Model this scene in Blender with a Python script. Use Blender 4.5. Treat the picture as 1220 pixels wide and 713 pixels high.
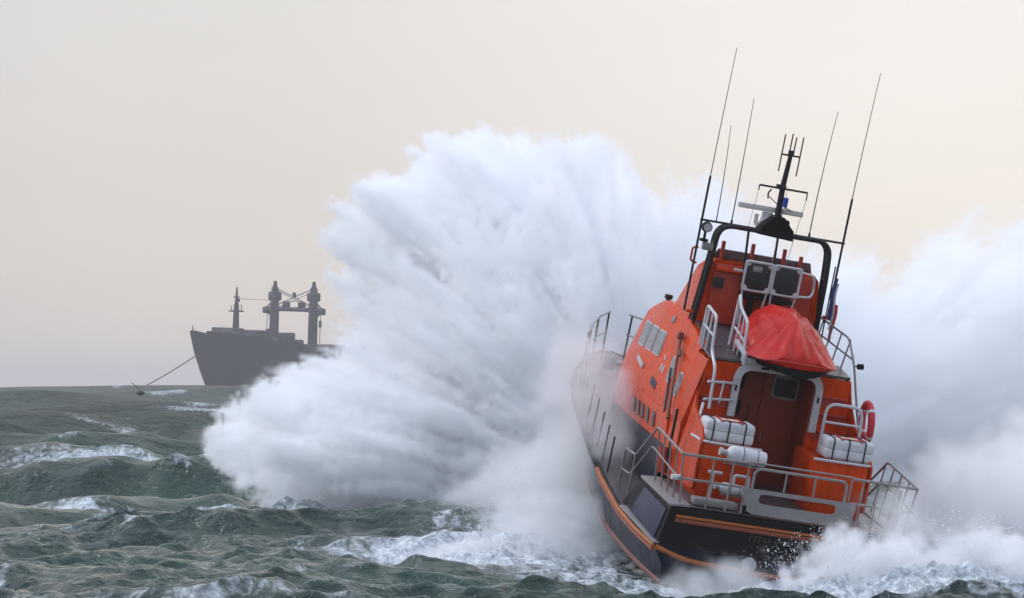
import bpy, bmesh, math, random
import numpy as np
from mathutils import Vector, Matrix

for o in list(bpy.data.objects):
    bpy.data.objects.remove(o)
S = bpy.context.scene
COL = S.collection
R = math.radians

# ------------------------------------------------------------------ camera
cam_d = bpy.data.cameras.new("camera")
cam_d.sensor_width = 36.0
cam_d.lens = 36.0 * 3460.0 / 1220.0
cam_d.clip_start = 1.0
cam_d.clip_end = 20000.0
cam = bpy.data.objects.new("camera", cam_d)
COL.objects.link(cam)
cam.location = (0.0, 0.0, 5.0)
cam.rotation_euler = (R(90.0) + math.atan(102.5 / 3460.0), 0.0, 0.0)
S.camera = cam

# ------------------------------------------------------------------ light: veiled daylight
SUN_AZ, SUN_EL = R(-75.0), R(42.0)        # azimuth from the view direction, minus = left
W = bpy.data.worlds.new("World")
S.world = W
W.use_nodes = True
wn, wl = W.node_tree.nodes, W.node_tree.links
wn.clear()


def nd(nodes, kind, **kw):
    n = nodes.new(kind)
    for k, v in kw.items():
        if k == "ins":
            for a, b in v.items():
                n.inputs[a].default_value = b
        else:
            setattr(n, k, v)
    return n


sky = nd(wn, "ShaderNodeTexSky", sky_type='NISHITA', sun_disc=False, sun_elevation=SUN_EL,
         sun_rotation=SUN_AZ, air_density=1.0, dust_density=2.0, ozone_density=1.0)
tc = nd(wn, "ShaderNodeTexCoord")
# a broad bright patch of thin cloud low on the right, greyer cloud to the left
dot = nd(wn, "ShaderNodeVectorMath", operation='DOT_PRODUCT')
GLOW = Vector((math.sin(R(38)) * math.cos(R(16)), math.cos(R(38)) * math.cos(R(16)), math.sin(R(16))))
dot.inputs[1].default_value = GLOW
wl.new(tc.outputs["Generated"], dot.inputs[0])
ramp = nd(wn, "ShaderNodeValToRGB")
ramp.color_ramp.interpolation = 'EASE'
e = ramp.color_ramp.elements
e[0].position, e[0].color = 0.0, (0.55, 0.59, 0.68, 1)
e[1].position, e[1].color = 1.0, (1.06, 1.0, 0.92, 1)
for p_, c_ in ((0.60, (0.61, 0.60, 0.605, 1)), (0.70, (0.745, 0.71, 0.68, 1)), (0.90, (0.97, 0.92, 0.86, 1))):
    q_ = e.new(p_)
    q_.color = c_
wl.new(dot.outputs["Value"], ramp.inputs[0])
sc = nd(wn, "ShaderNodeMix", data_type='RGBA', blend_type='MULTIPLY', ins={"Factor": 1.0})
sc.inputs["B"].default_value = (22.0, 22.0, 22.0, 1)
wl.new(ramp.outputs[0], sc.inputs["A"])
# faint cloud streaks
nz = nd(wn, "ShaderNodeTexNoise", ins={"Scale": 3.0, "Detail": 4.0, "Roughness": 0.5})
mp = nd(wn, "ShaderNodeMapping")
mp.inputs["Scale"].default_value = (1.0, 1.0, 4.0)
wl.new(tc.outputs["Generated"], mp.inputs[0])
wl.new(mp.outputs[0], nz.inputs["Vector"])
mr = nd(wn, "ShaderNodeMapRange", ins={"From Min": 0.3, "From Max": 0.7, "To Min": 0.96, "To Max": 1.04})
wl.new(nz.outputs["Fac"], mr.inputs[0])
sc2 = nd(wn, "ShaderNodeMix", data_type='RGBA', blend_type='MULTIPLY', ins={"Factor": 1.0})
wl.new(sc.outputs["Result"], sc2.inputs["A"])
wl.new(mr.outputs[0], sc2.inputs["B"])
# an overcast sky is brighter overhead than at the horizon
sepw = nd(wn, "ShaderNodeSeparateXYZ")
wl.new(tc.outputs["Generated"], sepw.inputs[0])
zr = nd(wn, "ShaderNodeValToRGB")
zr.color_ramp.interpolation = 'EASE'
zr.color_ramp.elements[0].position, zr.color_ramp.elements[0].color = 0.0, (0.525, 0.495, 0.475, 1)
zr.color_ramp.elements[1].position, zr.color_ramp.elements[1].color = 0.9, (0.76, 0.86, 1.03, 1)
q_ = zr.color_ramp.elements.new(0.14)
q_.color = (0.5, 0.5, 0.5, 1)
wl.new(sepw.outputs[2], zr.inputs[0])
sc3 = nd(wn, "ShaderNodeMix", data_type='RGBA', blend_type='MULTIPLY', ins={"Factor": 1.0})
wl.new(sc2.outputs["Result"], sc3.inputs["A"])
wl.new(zr.outputs[0], sc3.inputs["B"])
mx = nd(wn, "ShaderNodeMix", data_type='RGBA', ins={"Factor": 0.86})
wl.new(sky.outputs[0], mx.inputs["A"])
wl.new(sc3.outputs["Result"], mx.inputs["B"])
bg = nd(wn, "ShaderNodeBackground", ins={"Strength": 0.1})
wl.new(mx.outputs["Result"], bg.inputs[0])
wo = nd(wn, "ShaderNodeOutputWorld")
wl.new(bg.outputs[0], wo.inputs[0])

sun_d = bpy.data.lights.new("sun", 'SUN')
sun_d.energy = 1.2
sun_d.angle = R(14.0)
sun_d.color = (1.0, 0.95, 0.88)
sun = bpy.data.objects.new("sun", sun_d)
COL.objects.link(sun)
sdir = Vector((math.sin(SUN_AZ) * math.cos(SUN_EL), math.cos(SUN_AZ) * math.cos(SUN_EL), math.sin(SUN_EL)))
sun.rotation_euler = sdir.to_track_quat('Z', 'Y').to_euler()

S.view_settings.view_transform = 'Standard'
S.view_settings.look = 'None'
S.view_settings.exposure = 0.0
S.view_settings.gamma = 1.0
S.view_settings.use_curve_mapping = False
S.cycles.use_denoising = True
S.cycles.max_bounces = 40
S.cycles.volume_bounces = 36
S.cycles.diffuse_bounces = 2
S.cycles.glossy_bounces = 2
S.cycles.transparent_max_bounces = 8
S.cycles.volume_step_rate = 1.6
S.cycles.adaptive_threshold = 0.02
S.cycles.volume_max_steps = 256
S.cycles.use_adaptive_sampling = True
S.cycles.caustics_reflective = False
S.cycles.caustics_refractive = False


# ------------------------------------------------------------------ materials
def mat(name, color, rough=0.5, metal=0.0, var=0.12, scale=6.0, bump=0.0, bscale=40.0, spec=0.5, coat=0.0, streak=0.0):
    m = bpy.data.materials.new(name)
    m.use_nodes = True
    n, l = m.node_tree.nodes, m.node_tree.links
    b = n["Principled BSDF"]
    b.inputs["Roughness"].default_value = rough
    b.inputs["Metallic"].default_value = metal
    b.inputs["Specular IOR Level"].default_value = spec
    b.inputs["Coat Weight"].default_value = coat
    t = nd(n, "ShaderNodeTexCoord")
    z = nd(n, "ShaderNodeTexNoise", ins={"Scale": scale, "Detail": 6.0, "Roughness": 0.65})
    l.new(t.outputs["Object"], z.inputs["Vector"])
    mr_ = nd(n, "ShaderNodeMapRange", ins={"From Min": 0.3, "From Max": 0.7, "To Min": 1 - var, "To Max": 1 + var})
    l.new(z.outputs["Fac"], mr_.inputs[0])
    mm = nd(n, "ShaderNodeMix", data_type='RGBA', blend_type='MULTIPLY', ins={"Factor": 1.0})
    mm.inputs["A"].default_value = (*color, 1)
    l.new(mr_.outputs[0], mm.inputs["B"])
    base = mm.outputs["Result"]
    if streak:                                     # runs of salt and water down the sides
        mp_ = nd(n, "ShaderNodeMapping")
        mp_.inputs["Scale"].default_value = (5.0, 5.0, 0.7)
        l.new(t.outputs["Object"], mp_.inputs[0])
        zs = nd(n, "ShaderNodeTexNoise", ins={"Scale": 1.6, "Detail": 7.0, "Roughness": 0.7, "Distortion": 0.3})
        l.new(mp_.outputs[0], zs.inputs["Vector"])
        ms = nd(n, "ShaderNodeMapRange", ins={"From Min": 0.42, "From Max": 0.66, "To Min": 1.0, "To Max": 1.0 - streak})
        l.new(zs.outputs["Fac"], ms.inputs[0])
        m2 = nd(n, "ShaderNodeMix", data_type='RGBA', blend_type='MULTIPLY', ins={"Factor": 1.0})
        l.new(base, m2.inputs["A"])
        l.new(ms.outputs[0], m2.inputs["B"])
        base = m2.outputs["Result"]
    l.new(base, b.inputs["Base Color"])
    r_ = nd(n, "ShaderNodeMapRange", ins={"From Min": 0.3, "From Max": 0.7, "To Min": max(0.03, rough - 0.1), "To Max": min(1, rough + 0.1)})
    l.new(z.outputs["Fac"], r_.inputs[0])
    l.new(r_.outputs[0], b.inputs["Roughness"])
    if bump:
        z2 = nd(n, "ShaderNodeTexNoise", ins={"Scale": bscale, "Detail": 4.0})
        l.new(t.outputs["Object"], z2.inputs["Vector"])
        bp = nd(n, "ShaderNodeBump", ins={"Strength": bump, "Distance": 0.02})
        l.new(z2.outputs["Fac"], bp.inputs["Height"])
        l.new(bp.outputs[0], b.inputs["Normal"])
    return m


def water_mat():
    m = bpy.data.materials.new("storm_sea")
    m.use_nodes = True
    n, l = m.node_tree.nodes, m.node_tree.links
    b = n["Principled BSDF"]
    geo = nd(n, "ShaderNodeNewGeometry")
    foam = nd(n, "ShaderNodeAttribute", attribute_name="foam")
    # water body colour, a little patchy
    z0 = nd(n, "ShaderNodeTexNoise", ins={"Scale": 0.09, "Detail": 3.0})
    l.new(geo.outputs["Position"], z0.inputs["Vector"])
    cr = nd(n, "ShaderNodeValToRGB")
    cr.color_ramp.elements[0].position, cr.color_ramp.elements[0].color = 0.35, (0.008, 0.027, 0.019, 1)
    cr.color_ramp.elements[1].position, cr.color_ramp.elements[1].color = 0.7, (0.020, 0.060, 0.040, 1)
    l.new(z0.outputs["Fac"], cr.inputs[0])
    # lacy foam texture
    mp_ = nd(n, "ShaderNodeMapping")
    mp_.inputs["Scale"].default_value = (1.0, 0.55, 1.0)
    l.new(geo.outputs["Position"], mp_.inputs[0])
    z1 = nd(n, "ShaderNodeTexNoise", ins={"Scale": 2.2, "Detail": 8.0, "Roughness": 0.68, "Distortion": 0.6})
    l.new(mp_.outputs[0], z1.inputs["Vector"])
    v1 = nd(n, "ShaderNodeTexVoronoi", feature='DISTANCE_TO_EDGE', ins={"Scale": 1.3})
    l.new(z1.outputs["Color"], v1.inputs["Vector"]) if False else l.new(mp_.outputs[0], v1.inputs["Vector"])
    # foam mask = smoothstep(noise threshold driven by the foam attribute)
    inv = nd(n, "ShaderNodeMapRange", ins={"From Min": 0.0, "From Max": 1.0, "To Min": 0.78, "To Max": 0.12})
    l.new(foam.outputs["Fac"], inv.inputs[0])
    sub = nd(n, "ShaderNodeMath", operation='SUBTRACT')
    l.new(z1.outputs["Fac"], sub.inputs[0])
    l.new(inv.outputs[0], sub.inputs[1])
    sm = nd(n, "ShaderNodeMapRange", interpolation_type='SMOOTHSTEP', ins={"From Min": -0.05, "From Max": 0.24, "To Min": 0.0, "To Max": 1.0})
    l.new(sub.outputs[0], sm.inputs[0])
    mixc = nd(n, "ShaderNodeMix", data_type='RGBA')
    l.new(sm.outputs[0], mixc.inputs["Factor"])
    l.new(cr.outputs[0], mixc.inputs["A"])
    z5 = nd(n, "ShaderNodeTexNoise", ins={"Scale": 7.0, "Detail": 6.0, "Roughness": 0.7, "Distortion": 0.8})
    l.new(mp_.outputs[0], z5.inputs["Vector"])
    fr = nd(n, "ShaderNodeValToRGB")
    fr.color_ramp.elements[0].position, fr.color_ramp.elements[0].color = 0.36, (0.30, 0.36, 0.37, 1)
    fr.color_ramp.elements[1].position, fr.color_ramp.elements[1].color = 0.60, (0.82, 0.85, 0.88, 1)
    l.new(z5.outputs["Fac"], fr.inputs[0])
    l.new(fr.outputs[0], mixc.inputs["B"])
    l.new(mixc.outputs["Result"], b.inputs["Base Color"])
    rr = nd(n, "ShaderNodeMapRange", ins={"From Min": 0.0, "From Max": 1.0, "To Min": 0.10, "To Max": 0.9})
    un = nd(n, "ShaderNodeAttribute", attribute_name="unresolved")
    rw = nd(n, "ShaderNodeMapRange", ins={"From Min": 0.0, "From Max": 1.0, "To Min": 0.07, "To Max": 0.5})
    l.new(un.outputs["Fac"], rw.inputs[0])
    l.new(rw.outputs[0], rr.inputs["To Min"])
    l.new(sm.outputs[0], rr.inputs[0])
    l.new(rr.outputs[0], b.inputs["Roughness"])
    b.inputs["IOR"].default_value = 1.33
    b.inputs["Specular IOR Level"].default_value = 0.75
    # ripples
    mp2 = nd(n, "ShaderNodeMapping")
    mp2.inputs["Scale"].default_value = (1.0, 1.3, 1.0)
    l.new(geo.outputs["Position"], mp2.inputs[0])
    z3 = nd(n, "ShaderNodeTexNoise", ins={"Scale": 3.2, "Detail": 5.0, "Roughness": 0.55, "Distortion": 0.4})
    l.new(mp2.outputs[0], z3.inputs["Vector"])
    bp = nd(n, "ShaderNodeBump", ins={"Strength": 0.9, "Distance": 0.16})
    l.new(z3.outputs["Fac"], bp.inputs["Height"])
    z4 = nd(n, "ShaderNodeTexNoise", ins={"Scale": 0.55, "Detail": 5.0, "Roughness": 0.6, "Distortion": 0.5})
    l.new(mp2.outputs[0], z4.inputs["Vector"])
    bp3 = nd(n, "ShaderNodeBump", ins={"Distance": 2.6})
    l.new(un.outputs["Fac"], bp3.inputs["Strength"])
    l.new(z4.outputs["Fac"], bp3.inputs["Height"])
    l.new(bp3.outputs[0], bp.inputs["Normal"])
    bp2 = nd(n, "ShaderNodeBump", ins={"Strength": 0.8, "Distance": 0.12})
    l.new(z1.outputs["Fac"], bp2.inputs["Height"])
    fm = nd(n, "ShaderNodeMath", operation='MULTIPLY')
    l.new(sm.outputs[0], fm.inputs[0])
    fm.inputs[1].default_value = 0.8
    l.new(fm.outputs[0], bp2.inputs["Strength"])
    l.new(bp.outputs[0], bp2.inputs["Normal"])
    l.new(bp2.outputs[0], b.inputs["Normal"])
    return m


# ------------------------------------------------------------------ the sea: one sheet out to the horizon
def build_sea():
    rng = np.random.default_rng(11)
    rs = [22.0]
    while rs[-1] < 9000.0:
        r = rs[-1]
        rs.append(r + min(max(r * r / 17300.0 * 0.55, 0.08), r * 0.012))
    rs = np.array(rs, np.float32)
    inner = np.arange(-11.6, 11.61, 0.027)
    outer = 11.6 + np.cumsum(0.03 * 1.06 ** np.arange(1, 84))
    outer = outer[outer < 60]
    th = np.radians(np.concatenate([-outer[::-1], inner, outer])).astype(np.float32)
    rr, tt = np.meshgrid(rs, th, indexing='ij')
    x0 = rr * np.sin(tt)
    y0 = rr * np.cos(tt)
    dr = np.gradient(rs)[:, None].astype(np.float32)
    X, Y, Z = x0.copy(), y0.copy(), np.zeros_like(x0)
    crest = np.zeros_like(x0)

    def wave(lam, amp, ang, ph, chop=0.8, sink=None):
        k = 2 * math.pi / lam
        dx, dy = math.sin(ang), -math.cos(ang)          # ang 0: running towards the camera
        att = np.clip((lam / dr - 2.0) / 2.0, 0, 1)
        if att.max() <= 0:
            return
        rows = np.nonzero(att[:, 0] > 0)[0]
        n = rows[-1] + 1
        f = k * (dx * x0[:n] + dy * y0[:n]) + ph
        a = amp * att[:n] * (PATCH[:n] if lam < 12 else 1.0) * (FAR[:n] if lam > 24 else 1.0)
        c, s = np.cos(f), np.sin(f)
        Z[:n] += a * c
        X[:n] -= chop * a * dx * s
        Y[:n] -= chop * a * dy * s
        if 2.0 < lam < 40:
            crest[:n] += a * k * c

    # gustiness: patches of stronger and weaker chop
    PATCH = np.ones_like(x0)
    FAR = 1 + 1.9 * np.clip((rr - 350) / 500, 0, 1)          # the open sea runs higher than the water near the shore
    for _ in range(5):
        lam = rng.uniform(18, 60)
        a = rng.uniform(0, 2 * math.pi)
        PATCH += 0.16 * np.cos(2 * math.pi / lam * (x0 * math.cos(a) + y0 * math.sin(a)) + rng.uniform(0, 6.3))
    PATCH = np.clip(PATCH, 0.35, 1.8)
    for lam, amp in ((95, .60), (70, .50), (52, .36), (38, .28), (29, .22)):
        wave(lam, amp, rng.normal(0.25, 0.25), rng.uniform(0, 6.3))
    for _ in range(16):
        lam = math.exp(rng.uniform(math.log(6), math.log(24)))
        wave(lam, 0.0115 * lam, rng.normal(0.2, 0.45), rng.uniform(0, 6.3), 0.9)
    # calm the random swell near the boat; the one big wave she is climbing comes below
    near = np.exp(-0.5 * (np.maximum(np.abs(y0 - 66) - 10, 0) / 14) ** 2) * np.exp(-0.5 * (np.maximum(np.abs(x0 - 4) - 12, 0) / 6) ** 2)
    Z *= 1 - 0.62 * near
    for _ in range(34):
        lam = math.exp(rng.uniform(math.log(1.1), math.log(6)))
        wave(lam, 0.0105 * lam, rng.normal(0.2, 0.7), rng.uniform(0, 6.3), 0.9)
    for _ in range(30):
        lam = math.exp(rng.uniform(math.log(0.35), math.log(1.1)))
        wave(lam, 0.0110 * lam, rng.normal(0.2, 0.9), rng.uniform(0, 6.3), 0.7)

    perm = rng.permutation(4096)
    gx, gy = np.cos(np.arange(4096) * 2.399963), np.sin(np.arange(4096) * 2.399963)

    def perlin(u, v):
        iu, iv = np.floor(u), np.floor(v)
        fu, fv = u - iu, v - iv
        iu, iv = iu.astype(np.int64), iv.astype(np.int64)
        su, sv = fu * fu * (3 - 2 * fu), fv * fv * (3 - 2 * fv)

        def c_(a, b):
            h = perm[(perm[(iu + a) & 4095] + iv + b) & 4095]
            return gx[h] * (fu - a) + gy[h] * (fv - b)
        n0 = c_(0, 0) * (1 - su) + c_(1, 0) * su
        n1 = c_(0, 1) * (1 - su) + c_(1, 1) * su
        return (n0 * (1 - sv) + n1 * sv) * 1.5

    ridge = np.zeros_like(x0)
    FAR2 = 1 + 1.3 * np.clip((rr - 100) / 80, 0, 1)
    for lam, amp, st, ang in ((95, 1.9, 1.6, .2), (55, 1.2, 1.5, .0), (26, .55, 2.0, .25), (11, .38, 2.0, .05), (5.5, .24, 1.9, .30), (2.8, .14, 1.5, -.05), (1.5, .10, 1.4, .3), (.8, .062, 1.4, .1), (.42, .028, 1.2, .2)):
        att = np.clip((lam / dr - 3.0) / 3.0, 0, 1)
        n = int((att[:, 0] > 0).sum())
        if n == 0:
            continue
        ca, sa = math.cos(ang), math.sin(ang)
        xw, yw = x0[:n], y0[:n]
        u = (xw * ca + yw * sa) / (lam * st) + lam * 7.3
        v = (-xw * sa + yw * ca) / lam + lam * 3.1
        wp = perlin(u * .7 + 31, v * .7 + 17)
        q = 1.1 - np.sqrt(perlin(u + wp * .5, v + wp * .6) ** 2 + .006) * 2.2
        q = np.sign(q) * np.abs(q) ** 1.3
        fac = PATCH[:n] if lam < 8 else 1 - .5 * near[:n]
        if lam > 40:
            fac = np.clip((rr[:n] - 300) / 300, 0, 1)
        elif lam > 5:
            fac = fac * FAR2[:n]
        if 2 < lam < 8:
            fac = fac * (1 - .55 * np.exp(-((x0[:n] - 8) / 6) ** 2 - ((rr[:n] - 52) / 5) ** 2))
        Z[:n] += amp * att[:n] * (q - .25) * fac
        if 2 < lam < 20:
            ridge[:n] += att[:n] * np.clip(q - .62, 0, 1) * (1.0 if lam > 4 else .6)

    def g(cx, cy, sx, sy, rot=0.0):
        c, s = math.cos(rot), math.sin(rot)
        u = (x0 - cx) * c + (y0 - cy) * s
        v = -(x0 - cx) * s + (y0 - cy) * c
        return np.exp(-0.5 * ((u / sx) ** 2 + (v / sy) ** 2))

    foam = np.clip((crest - 0.40) * 0.9, 0, 0.5) + np.clip(ridge - .12, 0, 1) * .75
    Z += 0.75 * g(4, 55, 22, 16) + 1.45 * g(5, 76, 13, 7.5, 0.05)
    Z += WAVES_EXTRA(g, Z)
    foam = np.maximum(foam, FOAM_EXTRA(g, x0, y0))
    far = np.clip((rr - 110) / 120, 0, 1)
    st_ = perlin(x0 / 16 + .02 * y0, y0 / 9) + .5 * perlin(x0 / 7, y0 / 3.5)
    foam = np.maximum(foam, far * np.clip((st_ - .13) * 1.6, 0, .72))
    strk = perlin(x0 / 1.1 + .04 * y0, y0 / 4.5) + .6 * perlin(x0 / .5, y0 / 1.8) + .8 * perlin(x0 / 9, y0 / 13)
    foam = np.maximum(foam, np.clip((strk - .14) * .70, 0, .48) * np.clip((rr - 40) / 15, 0, 1) * np.clip((125 - rr) / 40, 0, 1))
    foam = np.clip(foam, 0, 1)
    # broken water: lumpy, torn relief where it is white
    fz = np.zeros_like(x0)
    for lam, amp in ((1.4, .13), (.7, .09), (.34, .055), (.17, .03)):
        att = np.clip((lam / dr - 1.5) / 2.0, 0, 1)
        n = max(1, int((att[:, 0] > 0).sum()))
        fz[:n] += amp * att[:n] * (np.abs(perlin(x0[:n] / lam + 5 * lam, y0[:n] / (lam * 1.2))) * 2 - .35)
    Z += fz * np.clip((foam - .35) * 1.8, 0, 1)
    v = np.stack([X, Y, Z], -1).reshape(-1, 3)
    nr, nc = x0.shape
    i = (np.arange(nr - 1)[:, None] * nc + np.arange(nc - 1)[None, :]).reshape(-1)
    q = np.stack([i, i + 1, i + nc + 1, i + nc], -1)
    me = bpy.data.meshes.new("sea")
    me.vertices.add(len(v))
    me.vertices.foreach_set("co", v.astype(np.float32).ravel())
    me.loops.add(q.size)
    me.loops.foreach_set("vertex_index", q.astype(np.int32).ravel())
    me.polygons.add(len(q))
    me.polygons.foreach_set("loop_start", np.arange(0, q.size, 4, dtype=np.int32))
    me.update(calc_edges=True)
    me.polygons.foreach_set("use_smooth", np.ones(len(q), bool))
    at = me.attributes.new("foam", 'FLOAT', 'POINT')
    at.data.foreach_set("value", foam.astype(np.float32).ravel())
    at = me.attributes.new("unresolved", 'FLOAT', 'POINT')   # how much of the chop is too far off for the mesh
    at.data.foreach_set("value", np.clip((rr - 90) / 140, 0, 1).astype(np.float32).ravel())
    me.materials.append(water_mat())
    o = bpy.data.objects.new("sea", me)
    COL.objects.link(o)
    o["kind"] = "structure"
    o["label"] = "rough grey-green storm sea with whitecaps running out to the horizon"
    print("sea verts", len(v), flush=True)
    return o


def WAVES_EXTRA(g, Z):
    e_ = 0.30 * g(7.5, 49.6, 2.8, 1.3)                         # green wave in front of the stern
    e_ += 0.22 * g(8.4, 54.8, 1.9, 1.3) - 0.62 * g(4.0, 54.5, 2.4, 4.2)   # boil and hollow behind the transom
    e_ -= 0.35 * g(10.5, 51.0, 2.6, 2.2) + 0.12 * g(3.5, 51.5, 3.0, 2.0)
    e_ += 1.0 * g(-19.5, 143, 5.5, 3.4, 0.1) + 0.8 * g(-18.0, 116, 2.6, 2.4)
    return e_


def FOAM_EXTRA(g, x0, y0):
    f = 0.95 * g(7.6, 54.6, 2.6, 1.6) + 0.75 * g(9.8, 56.0, 2.2, 2.5) + 0.42 * g(2.6, 54.5, 2.2, 2.4)
    f += 1.0 * g(1.5, 82, 8.5, 7.5) * (y0 > 77)  # hidden white foam, added to bounce light up under the bow spray
    f += 0.62 * g(1.0, 64, 2.0, 5.0) + 0.55 * g(-0.6, 60.0, 1.9, 1.5) + 0.4 * g(-3.0, 60, 2.5, 3)
    f += 0.55 * g(12.0, 66, 5, 8)
    f += 0.95 * g(-19.5, 141, 4.2, 2.6, 0.1) + 0.9 * g(-18.2, 114.5, 2.2, 1.8) + 0.5 * g(-7.5, 84, 4, 2.5)
    return f


build_sea()


# ------------------------------------------------------------------ thrown spray: a volume with a voxel density
class GN:
    def __init__(self, name):
        self.t = bpy.data.node_groups.new(name, 'GeometryNodeTree')
        self.t.interface.new_socket("Geometry", in_out='INPUT', socket_type='NodeSocketGeometry')
        self.t.interface.new_socket("Geometry", in_out='OUTPUT', socket_type='NodeSocketGeometry')
        self.n, self.l = self.t.nodes, self.t.links
        self.pos = self.n.new("GeometryNodeInputPosition").outputs[0]

    def put(self, sock, v):
        if hasattr(v, "is_output"):
            self.l.new(v, sock)
        else:
            sock.default_value = v

    def m(self, op, a, b=0.0, clamp=False):
        x = self.n.new("ShaderNodeMath")
        x.operation = op
        x.use_clamp = clamp
        self.put(x.inputs[0], a)
        self.put(x.inputs[1], b)
        return x.outputs[0]

    def v(self, op, a, b=None):
        x = self.n.new("ShaderNodeVectorMath")
        x.operation = op
        self.put(x.inputs[0], a)
        if b is not None:
            if op == 'SCALE':
                self.put(x.inputs["Scale"], b)
            else:
                self.put(x.inputs[1], b)
        return x.outputs["Value"] if op in ('LENGTH', 'DOT_PRODUCT', 'DISTANCE') else x.outputs["Vector"]

    def noise(self, vec, scale, detail=3.0, rough=0.55, dist=0.0, color=False):
        x = self.n.new("ShaderNodeTexNoise")
        x.inputs["Scale"].default_value = scale
        x.inputs["Detail"].default_value = detail
        x.inputs["Roughness"].default_value = rough
        x.inputs["Distortion"].default_value = dist
        self.l.new(vec, x.inputs["Vector"])
        return x.outputs["Color" if color else 0]

    def smooth(self, a, lo, hi, to0=0.0, to1=1.0):
        x = self.n.new("ShaderNodeMapRange")
        x.interpolation_type = 'SMOOTHSTEP'
        self.put(x.inputs[0], a)
        for i_, vv in enumerate((lo, hi, to0, to1)):
            x.inputs[i_ + 1].default_value = vv
        return x.outputs[0]

    def rot(self, vec, euler):
        x = self.n.new("ShaderNodeVectorRotate")
        x.rotation_type = 'EULER_XYZ'
        self.l.new(vec, x.inputs["Vector"])
        x.inputs["Rotation"].default_value = euler
        return x.outputs[0]


def spray_mat(name, color, aniso=0.2):
    m = bpy.data.materials.new(name)
    m.use_nodes = True
    n, l = m.node_tree.nodes, m.node_tree.links
    n.clear()
    pv = nd(n, "ShaderNodeVolumePrincipled")
    pv.inputs["Color"].default_value = (*color, 1)
    pv.inputs["Density"].default_value = 1.0
    pv.inputs["Density Attribute"].default_value = "density"
    pv.inputs["Anisotropy"].default_value = aniso
    out = nd(n, "ShaderNodeOutputMaterial")
    l.new(pv.outputs[0], out.inputs["Volume"])
    return m


def spray_cloud(name, lobes, lo, hi, voxel, warp, fine, dens, floor_, material, impact, radial=(7.0, 1.0)):
    """lobes: (centre, radii, weight); density = warped union of soft ellipsoids, streaked along the throw."""
    G = GN(name)
    # big billows
    w1 = G.v('SUBTRACT', G.noise(G.pos, warp[0], 2.0, 0.5, color=True), (0.5, 0.5, 0.5))
    w2 = G.v('SUBTRACT', G.noise(G.pos, warp[2], 4.0, 0.6, color=True), (0.5, 0.5, 0.5))
    p = G.v('ADD', G.v('ADD', G.pos, G.v('SCALE', w1, warp[1])), G.v('SCALE', w2, warp[3]))
    tots = {}
    for c, r, w, kind in lobes:
        d = G.v('LENGTH', G.v('DIVIDE', G.v('SUBTRACT', p, c), r))
        s = G.smooth(d, 0.35, 1.06, w, 0.0)
        tots[kind] = s if kind not in tots else G.m('MAXIMUM', tots[kind], s)
    # streaks thrown outwards from the point of impact, plus rounder billows
    q = G.v('SUBTRACT', G.pos, impact)
    rl = G.v('LENGTH', q)
    cb = G.n.new("ShaderNodeCombineXYZ")
    for i_, k_ in enumerate((0.30, 0.17, 0.23)):
        G.put(cb.inputs[i_], G.m('MULTIPLY', rl, k_ * radial[1]))
    ps = G.v('ADD', G.v('ADD', G.v('SCALE', G.v('NORMALIZE', q), radial[0]), cb.outputs[0]), G.v('SCALE', w2, 0.5))
    f = G.noise(ps, 1.0, 7.0, 0.66, 0.2)
    # erode the rim with the streak noise; crisp torn edges or thin drifting mist
    f2 = G.noise(G.pos, fine, 7.0, 0.72, 0.5)
    fx = G.m('ADD', G.m('MULTIPLY', f, 0.68), G.m('MULTIPLY', f2, 0.32))
    nz_ = G.m('MULTIPLY', G.m('SUBTRACT', fx, 0.53), 5.0)
    mod = G.smooth(fx, 0.40, 0.60, 0.15, 1.6)
    d_ = None
    for kind, tot in tots.items():
        ero = G.m('ADD', tot, nz_)
        core = G.smooth(ero, *{'crisp': (0.20, 0.32), 'mid': (0.12, 0.50), 'soft': (0.05, 0.75)}[kind])
        x = G.m('MULTIPLY', G.m('MULTIPLY', core, mod), dens[0] * {'crisp': 1.0, 'mid': 0.4, 'soft': 0.0}[kind] + (dens[1] if kind == 'soft' else 0))
        x = G.m('ADD', x, G.m('MULTIPLY', G.smooth(tot, 0.0, 0.6), dens[2]))
        x = G.m('MULTIPLY', x, G.smooth(tot, 0.0, 0.08))
        d_ = x if d_ is None else G.m('MAXIMUM', d_, x)
    sep = G.n.new("ShaderNodeSeparateXYZ")
    G.l.new(G.pos, sep.inputs[0])
    d_ = G.m('MULTIPLY', d_, G.smooth(sep.outputs[2], floor_, floor_ + 0.6))
    vc = G.n.new("GeometryNodeVolumeCube")
    G.l.new(d_, vc.inputs["Density"])
    vc.inputs["Min"].default_value = lo
    vc.inputs["Max"].default_value = hi
    for i_, a in enumerate("XYZ"):
        vc.inputs["Resolution " + a].default_value = int((hi[i_] - lo[i_]) / voxel)
    sm = G.n.new("GeometryNodeSetMaterial")
    sm.inputs["Material"].default_value = material
    G.l.new(vc.outputs[0], sm.inputs[0])
    go = G.n.new("NodeGroupOutput")
    G.l.new(sm.outputs[0], go.inputs[0])
    G.n.new("NodeGroupInput")
    me = bpy.data.meshes.new(name)
    me.materials.append(material)
    o = bpy.data.objects.new(name, me)
    COL.objects.link(o)
    md = o.modifiers.new("density", 'NODES')
    md.node_group = G.t
    o["kind"] = "stuff"
    return o


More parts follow.
